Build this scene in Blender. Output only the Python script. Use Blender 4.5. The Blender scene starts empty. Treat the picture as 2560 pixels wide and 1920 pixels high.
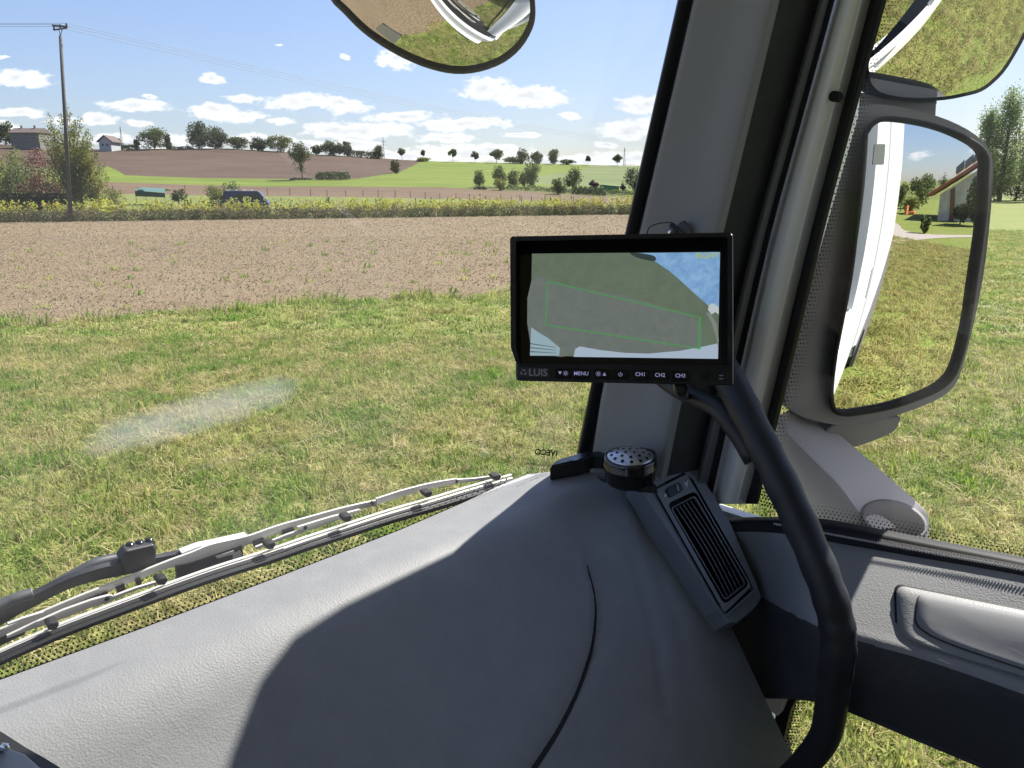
import bpy, math, random
import numpy as np
from mathutils import Vector, Matrix
random.seed(7); rng = np.random.default_rng(7)
SC = bpy.context.scene
COL = SC.collection
# ------------------------------------------------------------ camera
H = 2.6                      # eye height above the meadow (cab of a lorry)
FPX = 1990.0                 # focal length in photo pixels (2560 wide)
PITCH = math.radians(13.8)
cp, sp = math.cos(PITCH), math.sin(PITCH)
cam_d = bpy.data.cameras.new('camera'); cam = bpy.data.objects.new('camera', cam_d); COL.objects.link(cam)
cam.location = (0, 0, H); cam.rotation_euler = (math.radians(90) - PITCH, 0, 0)
cam_d.sensor_width = 36; cam_d.lens = 36 * FPX / 2560
cam_d.clip_start = 0.02; cam_d.clip_end = 6000
SC.camera = cam
# ------------------------------------------------------------ sun, sky, exposure
SUN_AZ, SUN_EL = math.radians(43), math.radians(48)       # azimuth right of the view direction (+Y)
SUND = Vector((math.sin(SUN_AZ) * math.cos(SUN_EL), math.cos(SUN_AZ) * math.cos(SUN_EL), math.sin(SUN_EL)))
sl = bpy.data.lights.new('sun', 'SUN'); sun = bpy.data.objects.new('sun', sl); COL.objects.link(sun)
sl.energy = 4.6; sl.angle = math.radians(0.53); sl.color = (1.0, 0.955, 0.88)
sun.rotation_euler = SUND.to_track_quat('Z', 'Y').to_euler()
SC.view_settings.view_transform = 'Standard'; SC.view_settings.look = 'None'
SC.view_settings.exposure = 1.4; SC.view_settings.gamma = 1; SC.view_settings.use_curve_mapping = False
SC.render.engine = 'CYCLES'
SC.cycles.max_bounces = 10; SC.cycles.diffuse_bounces = 4; SC.cycles.glossy_bounces = 4
SC.cycles.transparent_max_bounces = 16
SC.cycles.sample_clamp_indirect = 6

W = bpy.data.worlds.new('World'); SC.world = W; W.use_nodes = True
nt = W.node_tree; N = nt.nodes; L = nt.links
for n in list(N): N.remove(n)
def wn(t, **kw):
    n = N.new(t)
    for k, v in kw.items(): setattr(n, k, v)
    return n
out = wn('ShaderNodeOutputWorld'); bg = wn('ShaderNodeBackground')
sky = wn('ShaderNodeTexSky', sky_type='NISHITA'); sky.sun_disc = False
sky.sun_elevation = SUN_EL; sky.sun_rotation = SUN_AZ
sky.air_density = 1.0; sky.dust_density = 0.9; sky.ozone_density = 3.0; sky.altitude = 200
bg.inputs['Strength'].default_value = 0.075
def wmath(op, a, b=None, clamp=False):
    n = wn('ShaderNodeMath', operation=op, use_clamp=clamp)
    for i, x in enumerate((a, b)):
        if x is None: continue
        if isinstance(x, (int, float)): n.inputs[i].default_value = x
        else: L.new(x, n.inputs[i])
    return n.outputs[0]
tc = wn('ShaderNodeTexCoord'); sx = wn('ShaderNodeSeparateXYZ'); L.new(tc.outputs['Generated'], sx.inputs[0])
ym = wmath('MAXIMUM', sx.outputs[1], 0.05)
qx = wmath('DIVIDE', sx.outputs[0], ym); qz = wmath('DIVIDE', sx.outputs[2], ym)
cb = wn('ShaderNodeCombineXYZ'); L.new(qx, cb.inputs[0]); L.new(qz, cb.inputs[1])
def wnoise(scale, det, rough, vecscale):
    m = wn('ShaderNodeVectorMath', operation='MULTIPLY'); L.new(cb.outputs[0], m.inputs[0]); m.inputs[1].default_value = vecscale
    n = wn('ShaderNodeTexNoise'); n.inputs['Scale'].default_value = scale; n.inputs['Detail'].default_value = det
    n.inputs['Roughness'].default_value = rough; L.new(m.outputs[0], n.inputs['Vector']); return n
nz = wnoise(14, 4, 0.6, (1, 2.2, 1))
off = wn('ShaderNodeVectorMath', operation='SUBTRACT'); L.new(nz.outputs['Color'], off.inputs[0]); off.inputs[1].default_value = (.5, .5, .5)
off2 = wn('ShaderNodeVectorMath', operation='MULTIPLY'); L.new(off.outputs[0], off2.inputs[0]); off2.inputs[1].default_value = (.06, .021, 0)
qd = wn('ShaderNodeVectorMath', operation='ADD'); L.new(cb.outputs[0], qd.inputs[0]); L.new(off2.outputs[0], qd.inputs[1])
# cumulus clouds: centre and half size in photo pixels, turned into directions of the sky
CL = [(52,193,60,20),(42,280,62,12),(15,318,45,12),(245,298,48,13),(335,264,80,13),(350,310,40,8),(532,192,33,11),
 (620,243,48,10),(530,272,62,17),(600,288,65,14),(745,255,75,18),(850,262,65,16),(890,325,130,22),(830,318,75,16),(1010,290,90,14),(1160,310,110,14),
 (1110,345,75,13),(1215,222,68,20),(1325,242,85,20),(990,146,48,22),(1425,288,32,10),(1610,262,52,22),(1580,322,80,22),(1520,359,42,8),
 (700,303,28,8),(360,241,22,5),(860,140,12,5),(470,362,95,20),(640,352,90,16),(890,365,80,14),(1180,385,150,22),(1000,392,120,12),(1400,408,150,16),(280,352,70,12),(150,300,40,10),
 (20,141,22,4),(1240,375,90,16),(1580,395,120,16),(1300,338,40,6),(700,120,10,3),(760,360,60,14),
 (-250,260,160,22),(-420,330,180,20),(-150,345,120,16),(2700,330,200,20),(2950,260,150,26),(1800,330,130,18),(2050,380,160,12)]
def qdir(u, v):
    x = u - 1280; f = FPX * cp + (960 - v) * sp; z = (960 - v) * cp - FPX * sp
    return x / f, z / f
acc = None
for (u, v, hw, hh) in CL:
    cx, cz = qdir(u, v); sc = 1 / (FPX * .99)
    s1 = wn('ShaderNodeVectorMath', operation='SUBTRACT'); L.new(qd.outputs[0], s1.inputs[0]); s1.inputs[1].default_value = (cx, cz, 0)
    s2 = wn('ShaderNodeVectorMath', operation='MULTIPLY'); L.new(s1.outputs[0], s2.inputs[0]); s2.inputs[1].default_value = (1 / (hw * sc * 1.1), 1 / (hh * sc * 1.15), 0)
    ln = wn('ShaderNodeVectorMath', operation='LENGTH'); L.new(s2.outputs[0], ln.inputs[0])
    acc = ln.outputs['Value'] if acc is None else wmath('MINIMUM', acc, ln.outputs['Value'])
fine = wnoise(60, 5, 0.65, (1, 1.9, 1))
fv = wmath('MULTIPLY', wmath('SUBTRACT', fine.outputs['Fac'], 0.5), 1.6)
dens = wmath('SUBTRACT', wmath('SUBTRACT', 1.08, acc), fv)
# elsewhere in the sky (behind and above): the same kind of small cumulus from a noise field
nb = wn('ShaderNodeTexNoise'); nb.inputs['Scale'].default_value = 7; nb.inputs['Detail'].default_value = 6; nb.inputs['Roughness'].default_value = .55
vm = wn('ShaderNodeVectorMath', operation='MULTIPLY'); L.new(tc.outputs['Generated'], vm.inputs[0]); vm.inputs[1].default_value = (1, 1, 3.0); L.new(vm.outputs[0], nb.inputs['Vector'])
back = wmath('MULTIPLY', wmath('SUBTRACT', nb.outputs['Fac'], 0.62), 4.0)
isb = wmath('LESS_THAN', sx.outputs[1], 0.12)
dens = wmath('ADD', wmath('MULTIPLY', dens, wmath('SUBTRACT', 1, isb)), wmath('MULTIPLY', back, isb))
mr = wn('ShaderNodeMapRange', interpolation_type='SMOOTHSTEP'); L.new(dens, mr.inputs[0]); mr.inputs[1].default_value = 0.0; mr.inputs[2].default_value = 0.42
above = wn('ShaderNodeMapRange'); L.new(sx.outputs[2], above.inputs[0]); above.inputs[1].default_value = -0.01; above.inputs[2].default_value = 0.02
cmask = wmath('MULTIPLY', wmath('MULTIPLY', mr.outputs[0], above.outputs[0]), 0.96)
# thick middles a little greyer, as seen against the light
mg = wn('ShaderNodeMapRange', interpolation_type='SMOOTHSTEP'); L.new(dens, mg.inputs[0]); mg.inputs[1].default_value = 0.55; mg.inputs[2].default_value = 1.15
cc = wn('ShaderNodeMix', data_type='RGBA'); L.new(mg.outputs[0], cc.inputs[0]); cc.inputs[6].default_value = (5.6, 5.7, 5.8, 1); cc.inputs[7].default_value = (4.5, 4.65, 4.95, 1)
mx = wn('ShaderNodeMix', data_type='RGBA'); L.new(cmask, mx.inputs[0]); skt = wn('ShaderNodeMix', data_type='RGBA', blend_type='MULTIPLY'); skt.inputs[0].default_value = 1; 
bw = wn('ShaderNodeRGBToBW'); L.new(sky.outputs[0], bw.inputs[0]); kk = wmath('DIVIDE', 1.0, wmath('ADD', wmath('MULTIPLY', bw.outputs[0], 0.085), 0.92))
vsc = wn('ShaderNodeVectorMath', operation='SCALE'); L.new(sky.outputs[0], vsc.inputs[0]); L.new(kk, vsc.inputs['Scale']); L.new(vsc.outputs[0], skt.inputs[6]); skt.inputs[7].default_value = (1.0, .95, 1.04, 1); L.new(skt.outputs[2], mx.inputs[6]); L.new(cc.outputs[2], mx.inputs[7])
L.new(mx.outputs[2], bg.inputs['Color']); L.new(bg.outputs[0], out.inputs['Surface'])

# ------------------------------------------------------------ geometry of view: photo pixel -> place
def ray(u, v):
    return Vector((u - 1280, FPX * cp + (960 - v) * sp, (960 - v) * cp - FPX * sp))
CAMP = Vector((0, 0, H))
def Py(u, v, y): r = ray(u, v); return CAMP + r * (y / r.y)
def Pd(u, v, d): return CAMP + ray(u, v) * (d / FPX)
S2 = math.sqrt(.5)
RV = Vector((S2, S2, 0)); FV = Vector((-S2, S2, 0)); UP = Vector((0, 0, 1))   # lorry axes: right, forward
def T(r, f, z): return CAMP + RV * r + FV * f + UP * z
def Pr(u, v, r):
    q = ray(u, v); return CAMP + q * (r / q.dot(RV))
def Pf(u, v, f):
    q = ray(u, v); return CAMP + q * (f / q.dot(FV))
def Pz(u, v, z):
    q = ray(u, v); return CAMP + q * (z / q.z)
def Pw(u, v, off=0.0):      # on the windscreen plane (leans back), off = metres outwards
    q = ray(u, v); f0 = .83 + off * 1.03 - .245 * .45
    return CAMP + q * (f0 / (q.dot(FV) + .245 * q.z))
def uv(p):
    d = p - CAMP; fy = d.y * cp - d.z * sp; fz = d.z * cp + d.y * sp
    return 1280 + FPX * d.x / fy, 960 - FPX * fz / fy
def rfz(p):
    d = p - CAMP; return d.dot(RV), d.dot(FV), d.z
def interp(x, pts):
    if x <= pts[0][0]: return pts[0][1]
    for (a, fa), (b, fb) in zip(pts, pts[1:]):
        if x <= b: return fa + (fb - fa) * (x - a) / (b - a)
    return pts[-1][1]

# ------------------------------------------------------------ object helpers
def tag(o, label=None, cat=None, group=None, kind=None):
    if label: o['label'] = label
    if cat: o['category'] = cat
    if group: o['group'] = group
    if kind: o['kind'] = kind
    return o
def empty(name, loc=(0, 0, 0), label=None, cat=None, group=None):
    o = bpy.data.objects.new(name, None); COL.objects.link(o); o.location = loc
    return tag(o, label, cat, group)
class MB:
    def __init__(s): s.v = []; s.f = []; s.m = []
    def add(s, vs, fs, mi=0):
        b = len(s.v); s.v += [tuple(p) for p in vs]; s.f += [tuple(b + i for i in f) for f in fs]; s.m += [mi] * len(fs); return s
    def quad(s, a, b, c, d, mi=0): return s.add([a, b, c, d], [(0, 1, 2, 3)], mi)
    def box(s, c, ax, ay, az, mi=0):      # centre and three half-axis vectors
        c = Vector(c); ax, ay, az = Vector(ax), Vector(ay), Vector(az)
        vs = [c + ax * i + ay * j + az * k for k in (-1, 1) for j in (-1, 1) for i in (-1, 1)]
        return s.add(vs, [(0, 2, 3, 1), (4, 5, 7, 6), (0, 1, 5, 4), (2, 6, 7, 3), (0, 4, 6, 2), (1, 3, 7, 5)], mi)
    def tube(s, pts, rad, n=8, mi=0, caps=True, flat=None):
        pts = [Vector(p) for p in pts]
        if not isinstance(rad, (list, tuple)): rad = [rad] * len(pts)
        rings = []; up = Vector((.13, .21, 1)).normalized()
        for i, p in enumerate(pts):
            t = (pts[min(i + 1, len(pts) - 1)] - pts[max(i - 1, 0)]).normalized()
            a = t.cross(up)
            if a.length < .05: a = t.cross(Vector((1, 0, 0)))
            a.normalize(); b = a.cross(t).normalized()
            rings.append([p + (a * math.cos(2 * math.pi * k / n) + b * math.sin(2 * math.pi * k / n) * (flat or 1)) * rad[i] for k in range(n)])
        vs = [q for r in rings for q in r]; fs = []
        for i in range(len(pts) - 1):
            for k in range(n):
                fs.append((i * n + k, i * n + (k + 1) % n, (i + 1) * n + (k + 1) % n, (i + 1) * n + k))
        if caps: fs += [tuple(range(n - 1, -1, -1)), tuple((len(pts) - 1) * n + k for k in range(n))]
        return s.add(vs, fs, mi)
    def prism(s, poly, ext, mi=0):        # polygon of points, extruded by vector
        n = len(poly); ext = Vector(ext); poly = [Vector(p) for p in poly]
        vs = poly + [p + ext for p in poly]
        fs = [tuple(range(n - 1, -1, -1)), tuple(range(n, 2 * n))] + [(i, (i + 1) % n, n + (i + 1) % n, n + i) for i in range(n)]
        return s.add(vs, fs, mi)
    def ribbon(s, A, B, mi=0):
        n = len(A); return s.add(list(A) + list(B), [(i, i + 1, n + i + 1, n + i) for i in range(n - 1)], mi)
    def build(s, name, mats, parent=None, smooth=False, bevel=0, sub=0, label=None):
        me = bpy.data.meshes.new(name); me.from_pydata(s.v, [], s.f)
        if not isinstance(mats, (list, tuple)): mats = [mats]
        for m in mats: me.materials.append(m)
        me.polygons.foreach_set('material_index', s.m)
        if smooth: me.polygons.foreach_set('use_smooth', [True] * len(s.f))
        me.update()
        o = bpy.data.objects.new(name, me); COL.objects.link(o)
        if parent is not None:
            o.parent = parent; o.matrix_parent_inverse = Matrix.Translation(Vector(wloc(parent))).inverted()
        if bevel:
            b = o.modifiers.new('bevel', 'BEVEL'); b.width = bevel; b.segments = 3; b.limit_method = 'ANGLE'; b.angle_limit = math.radians(35)
            if hasattr(b, 'harden_normals'): b.harden_normals = False
        if sub:
            m = o.modifiers.new('sub', 'SUBSURF'); m.levels = sub; m.render_levels = sub
        if label: o['label'] = label
        return o
def wloc(o):
    l = Vector(o.location)
    return l if o.parent is None else l          # parents of meshes built in world space sit at the thing's base only once
def numpy_mesh(name, V, Fq, mats, mi=None, smooth=False, parent=None):
    me = bpy.data.meshes.new(name); nv, nf = len(V), len(Fq); k = Fq.shape[1]
    me.vertices.add(nv); me.vertices.foreach_set('co', np.asarray(V, np.float32).ravel())
    me.loops.add(nf * k); me.loops.foreach_set('vertex_index', np.asarray(Fq, np.int32).ravel())
    me.polygons.add(nf); me.polygons.foreach_set('loop_start', np.arange(nf, dtype=np.int32) * k)
    me.polygons.foreach_set('loop_total', np.full(nf, k, np.int32))
    for m in (mats if isinstance(mats, (list, tuple)) else [mats]): me.materials.append(m)
    if mi is not None: me.polygons.foreach_set('material_index', np.asarray(mi, np.int32))
    if smooth: me.polygons.foreach_set('use_smooth', np.ones(nf, bool))
    me.update(calc_edges=True)
    o = bpy.data.objects.new(name, me); COL.objects.link(o)
    if parent is not None: o.parent = parent; o.matrix_parent_inverse = Matrix.Translation(Vector(parent.location)).inverted()
    return o
def crom(P, t):
    n = len(P) - 1; i = min(int(t), n - 1); f = t - i
    p0 = P[max(i - 1, 0)] if i > 0 else P[0] * 2 - P[1]
    p1, p2 = P[i], P[i + 1]
    p3 = P[i + 2] if i + 2 <= n else P[n] * 2 - P[n - 1]
    return .5 * ((2 * p1) + (p2 - p0) * f + (2 * p0 - 5 * p1 + 4 * p2 - p3) * f * f + (3 * p1 - p0 - 3 * p2 + p3) * f ** 3)
def curve(P, n):
    P = [Vector(p) for p in P]
    return [crom(P, (len(P) - 1) * i / n) for i in range(n + 1)]
def patch(rows, nu, nv, name, mat, parent=None, label=None, smooth=True):
    """surface through a net of points: rows x columns"""
    R_ = [curve(r, nu) for r in rows]
    cols = [curve([R_[j][i] for j in range(len(rows))], nv) for i in range(nu + 1)]
    m = MB(); vs = [cols[i][j] for i in range(nu + 1) for j in range(nv + 1)]
    m.add(vs, [(i * (nv + 1) + j, (i + 1) * (nv + 1) + j, (i + 1) * (nv + 1) + j + 1, i * (nv + 1) + j + 1) for i in range(nu) for j in range(nv)])
    return m.build(name, mat, parent, smooth=smooth, label=label)

# ------------------------------------------------------------ materials
def mat(name, col, rough=.6, metal=0, spec=.5, noise=None, bump=None, col2=None, coords='Object', emis=None, trans=0, bump_kind='NOISE'):
    m = bpy.data.materials.new(name); m.use_nodes = True; t = m.node_tree; b = t.nodes['Principled BSDF']
    b.inputs['Base Color'].default_value = (*col, 1); b.inputs['Roughness'].default_value = rough; b.inputs['Metallic'].default_value = metal
    b.inputs['Specular IOR Level'].default_value = spec
    c = t.nodes.new('ShaderNodeTexCoord')
    src = c.outputs['Object' if coords == 'World' else coords]
    if coords == 'World':
        src = t.nodes.new('ShaderNodeNewGeometry').outputs['Position']
    if noise:
        n = t.nodes.new('ShaderNodeTexNoise'); n.inputs['Scale'].default_value = noise; n.inputs['Detail'].default_value = 5; n.inputs['Roughness'].default_value = .6
        t.links.new(src, n.inputs['Vector'])
        r = t.nodes.new('ShaderNodeMapRange'); r.inputs[1].default_value = .35; r.inputs[2].default_value = .65; t.links.new(n.outputs['Fac'], r.inputs[0])
        mx_ = t.nodes.new('ShaderNodeMix'); mx_.data_type = 'RGBA'; t.links.new(r.outputs[0], mx_.inputs[0])
        mx_.inputs[6].default_value = (*col, 1); mx_.inputs[7].default_value = (*(col2 or tuple(x * .75 for x in col)), 1)
        t.links.new(mx_.outputs[2], b.inputs['Base Color'])
    if bump:
        sc, st, dist = bump
        if bump_kind == 'NOISE':
            n = t.nodes.new('ShaderNodeTexNoise'); n.inputs['Detail'].default_value = 3; o_ = n.outputs['Fac']
        else:
            n = t.nodes.new('ShaderNodeTexVoronoi'); n.feature = 'SMOOTH_F1'; o_ = n.outputs['Distance']; n.inputs['Smoothness'].default_value = .6
        n.inputs['Scale'].default_value = sc; t.links.new(src, n.inputs['Vector'])
        bp = t.nodes.new('ShaderNodeBump'); bp.inputs['Strength'].default_value = st; bp.inputs['Distance'].default_value = dist
        t.links.new(o_, bp.inputs['Height']); t.links.new(bp.outputs[0], b.inputs['Normal'])
    if emis: b.inputs['Emission Color'].default_value = (*emis[0], 1); b.inputs['Emission Strength'].default_value = emis[1]
    return m
def leafmat(name, c1, c2, scale=2.0, translucent=.35, rough=.6):
    m = bpy.data.materials.new(name); m.use_nodes = True; t = m.node_tree
    for n in list(t.nodes): t.nodes.remove(n)
    o = t.nodes.new('ShaderNodeOutputMaterial'); b = t.nodes.new('ShaderNodeBsdfPrincipled'); tr = t.nodes.new('ShaderNodeBsdfTranslucent'); ms = t.nodes.new('ShaderNodeMixShader')
    g = t.nodes.new('ShaderNodeNewGeometry'); n = t.nodes.new('ShaderNodeTexNoise'); n.inputs['Scale'].default_value = scale; n.inputs['Detail'].default_value = 3
    t.links.new(g.outputs['Position'], n.inputs['Vector'])
    ad = t.nodes.new('ShaderNodeMath'); ad.operation = 'MULTIPLY_ADD'; t.links.new(g.outputs['Random Per Island'], ad.inputs[0]); ad.inputs[1].default_value = .5; 
    sb = t.nodes.new('ShaderNodeMapRange'); sb.inputs[1].default_value = .35; sb.inputs[2].default_value = .65; sb.inputs[3].default_value = 0; sb.inputs[4].default_value = .5; t.links.new(n.outputs['Fac'], sb.inputs[0]); t.links.new(sb.outputs[0], ad.inputs[2])
    mx_ = t.nodes.new('ShaderNodeMix'); mx_.data_type = 'RGBA'; t.links.new(ad.outputs[0], mx_.inputs[0]); mx_.inputs[6].default_value = (*c1, 1); mx_.inputs[7].default_value = (*c2, 1)
    t.links.new(mx_.outputs[2], b.inputs['Base Color']); t.links.new(mx_.outputs[2], tr.inputs['Color'])
    b.inputs['Roughness'].default_value = rough; b.inputs['Specular IOR Level'].default_value = .3
    ms.inputs[0].default_value = translucent; t.links.new(b.outputs[0], ms.inputs[1]); t.links.new(tr.outputs[0], ms.inputs[2]); t.links.new(ms.outputs[0], o.inputs[0])
    return m
# ============================================================ terrain
def fwd(v): return FPX * cp + (960 - v) * sp
def yA(u):
    X = (u - 1280) / 2037.0
    y = 82.7 / (1 - .38 * X) if X < 1.2 else 150
    k = min(max((u - 1650) / 400, 0), 1); k = k * k * (3 - 2 * k)
    return y * (1 - k) + 62 * k
R1v = [(-1600,486),(0,484),(270,484),(430,487),(700,490),(900,493),(1100,497),(1370,505),(1600,513),(2100,516),(2500,510),(3400,505)]
R1y = [(-1600,120),(1600,130),(2100,90),(3400,85)]
R2v = [(-1600,455),(0,452),(270,455),(480,462),(670,467),(780,466),(1100,468),(1300,478),(1580,495),(2100,508),(2500,501),(3400,499)]
R2y = [(-1600,165),(1600,170),(2100,110),(3400,105)]
R3v = [(-1600,430),(0,432),(265,434),(310,438),(500,445),(740,448),(900,447),(1100,449),(1300,458),(1580,472),(2100,503),(2500,496),(3400,496)]
R3y = [(-1600,200),(1600,205),(2100,125),(3400,120)]
R4v = [(-1600,352),(0,361),(260,374),(480,371),(560,371),(700,379),(800,387),(900,392),(1000,399),(1100,404),(1200,406),(1400,410),(1500,413),(1600,415),(2000,440),(2350,490),(2500,494),(3400,494)]
R4y = [(-1600,380),(1600,390),(2200,200),(2500,135),(3400,130)]
def vofz(u, y, z): return uv(CAMP + Vector(((u - 1280) / 2037.0 * y, y, z - H)))[1]
def terr_rows(u):
    y0 = yA(u)
    return [(vofz(u, y0, 0.0), y0)] + [(interp(u, a), interp(u, b)) for a, b in ((R1v, R1y), (R2v, R2y), (R3v, R3y), (R4v, R4y))]
def terr_at_v(u, v):           # point of the slope seen at a photo pixel
    rows = terr_rows(u)
    if v >= rows[0][0]: return Pz(u, v, -H)
    for (va, ya), (vb, yb) in zip(rows, rows[1:]):
        if v >= vb:
            t = (v - va) / (vb - va); return Py(u, v, ya + (yb - ya) * t)
    return Py(u, rows[-1][0], rows[-1][1])
def terr_at_y(u, y):
    rows = terr_rows(u)
    if y <= rows[0][1]: return Vector(((u - 1280) / 2037.0 * y, y, 0))
    for (va, ya), (vb, yb) in zip(rows, rows[1:]):
        if y <= yb:
            t = (y - ya) / (yb - ya); return Py(u, va + (vb - va) * t, y)
    return Py(u, rows[-1][0], rows[-1][1])

def fieldmat(name, c1, c2, s_big, s_small, bump=None, c3=None, stretch=(1, 1, 1), rough=.9):
    m = bpy.data.materials.new(name); m.use_nodes = True; t = m.node_tree; b = t.nodes['Principled BSDF']
    b.inputs['Roughness'].default_value = rough; b.inputs['Specular IOR Level'].default_value = .15
    g = t.nodes.new('ShaderNodeNewGeometry'); mp = t.nodes.new('ShaderNodeVectorMath'); mp.operation = 'MULTIPLY'; mp.inputs[1].default_value = stretch
    t.links.new(g.outputs['Position'], mp.inputs[0])
    def nz_(s, d=5):
        n = t.nodes.new('ShaderNodeTexNoise'); n.inputs['Scale'].default_value = s; n.inputs['Detail'].default_value = d; n.inputs['Roughness'].default_value = .65
        t.links.new(mp.outputs[0], n.inputs['Vector']); r = t.nodes.new('ShaderNodeMapRange'); r.inputs[1].default_value = .38; r.inputs[2].default_value = .62; t.links.new(n.outputs['Fac'], r.inputs[0]); return r.outputs[0]
    def mixc(f, a, bb):
        x = t.nodes.new('ShaderNodeMix'); x.data_type = 'RGBA'; t.links.new(f, x.inputs[0])
        for i, q in ((6, a), (7, bb)):
            if isinstance(q, tuple): x.inputs[i].default_value = (*q, 1)
            else: t.links.new(q, x.inputs[i])
        return x.outputs[2]
    c = mixc(nz_(s_big), c1, c2)
    dark = mixc(nz_(s_small), tuple(x * .72 for x in c1), tuple(min(1, x * 1.2) for x in c2))
    k = t.nodes.new('ShaderNodeMix'); k.data_type = 'RGBA'; k.inputs[0].default_value = .5; t.links.new(c, k.inputs[6]); t.links.new(dark, k.inputs[7]); c = k.outputs[2]
    if c3: 
        r = t.nodes.new('ShaderNodeMath'); r.operation = 'GREATER_THAN'; r.inputs[1].default_value = .83; t.links.new(nz_(s_small * 2.3, 2), r.inputs[0]); c = mixc(r.outputs[0], c, c3)
    t.links.new(c, b.inputs['Base Color'])
    if bump:
        n = t.nodes.new('ShaderNodeTexNoise'); n.inputs['Scale'].default_value = bump[0]; n.inputs['Detail'].default_value = 5; t.links.new(g.outputs['Position'], n.inputs['Vector'])
        bp = t.nodes.new('ShaderNodeBump'); bp.inputs['Strength'].default_value = bump[1]; bp.inputs['Distance'].default_value = bump[2]
        t.links.new(n.outputs['Fac'], bp.inputs['Height']); t.links.new(bp.outputs[0], b.inputs['Normal'])
    return m
M_meadow = fieldmat('meadow_turf', (.135, .195, .03), (.225, .22, .07), .55, 9, bump=(14, 1, .05), c3=(.07, .11, .018))
M_pasture = fieldmat('pasture_turf', (.11, .14, .032), (.16, .17, .055), .12, 1.2, bump=(3, .6, .1))
M_brown = fieldmat('tilled_soil', (.13, .091, .052), (.188, .139, .082), .3, 11, bump=(18, 1, .05), c3=(.28, .22, .14))
M_fallow = fieldmat('fallow_soil', (.11, .073, .045), (.135, .092, .058), .05, .5, stretch=(.3, 1, 1))
M_hill = fieldmat('hill_soil', (.070, .045, .029), (.088, .058, .038), .012, .12, stretch=(.35, 1, 1))
M_green = fieldmat('young_crop', (.10, .14, .016), (.125, .16, .022), .02, .15, stretch=(.3, 1, 1))
M_green2 = fieldmat('pale_crop', (.11, .14, .045), (.13, .155, .058), .02, .15, stretch=(.3, 1, 1))
M_rough = fieldmat('rough_grass', (.07, .095, .025), (.12, .125, .042), .1, .8)
FM = {'pasture': M_pasture, 'fallow_field': M_fallow, 'green_field': M_green, 'ploughed_hill': M_hill, 'pale_green_field': M_green2, 'grass_bank': M_rough, 'meadow_slope': M_meadow}
fm = {k: MB() for k in FM}
us = list(range(-1600, 3401, 5)); NS = [6, 4, 4, 46]
prev = None
def classify(seg, u, v):
    if u > 1950 + seg * 20: return 'meadow_slope'
    if seg == 0: return 'pasture'
    if seg == 1: return 'fallow_field' if u > 240 else 'grass_bank'
    if seg == 2:
        if u > 1180 and u < 1610 and v > interp(u, [(1180, 462), (1300, 466), (1600, 478)]): return 'grass_bank'
        return 'green_field'
    bl = interp(v, [(398, 1066), (430, 1000), (447, 895)])
    if v > 416 and u < interp(v, [(413, 262), (425, 290), (437, 312)]): return 'grass_bank' if u < 262 else 'green_field'
    if u < bl: return 'ploughed_hill'
    if u > interp(v, [(411, 1487), (425, 1454), (432, 1400), (442, 1340), (460, 1300)]): return 'pale_green_field'
    return 'green_field'
for u in us:
    rows = terr_rows(u); colp = []; info = []
    for s, n in enumerate(NS):
        (va, ya), (vb, yb) = rows[s], rows[s + 1]
        for k in range(n + (1 if s == 3 else 0)):
            t = k / n; v = va + (vb - va) * t; y = ya + (yb - ya) * t
            colp.append(Py(u, v, y)); info.append((s, v))
    if s == 3: pass
    if prev:
        for i in range(len(colp) - 1):
            s, v = info[i]; v2 = info[i + 1][1]
            fm[classify(s, u - 2.5, (v + v2) / 2)].quad(prev[i], colp[i], colp[i + 1], prev[i + 1])
    prev = colp
# land falls away behind the crest
beh = MB(); A_, B_, C_ = [], [], []
for u in range(-1600, 3401, 50):
    rows = terr_rows(u); p = Py(u, rows[-1][0], rows[-1][1]); q = p + Vector((p.x, p.y, 0)).normalized() * 120; q.z = p.z - 5
    w_ = p + Vector((p.x, p.y, 0)).normalized() * 1600; w_.z = -4
    A_.append(p); B_.append(q); C_.append(w_)
beh.ribbon(A_, B_).ribbon(B_, C_)
tag(beh.build('far_land', M_rough), kind='structure')
for k, m in fm.items():
    if m.f: tag(m.build(k, FM[k]), kind='structure')
# near meadow, bounded by the slope's foot
ra = [Vector(((u - 1280) / 2037.0 * yA(u), yA(u), 0)) for u in range(-1600, 3401, 100)]
mm = MB(); poly = ra + [Vector((300, 40, 0)), Vector((300, -300, 0)), Vector((-300, -300, 0)), Vector((-300, 40, 0))]
cnt = Vector((0, 5, 0))
mm.add([cnt] + poly, [(0, i + 2 if i + 2 <= len(poly) else 1, i + 1) for i in range(len(poly))])
tag(mm.build('meadow', M_meadow), kind='structure')
gb = MB(); gb.quad((-3000, -3000, -4.2), (3000, -3000, -4.2), (3000, 3000, -4.2), (-3000, 3000, -4.2)); tag(gb.build('ground', M_rough), kind='structure')

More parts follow.
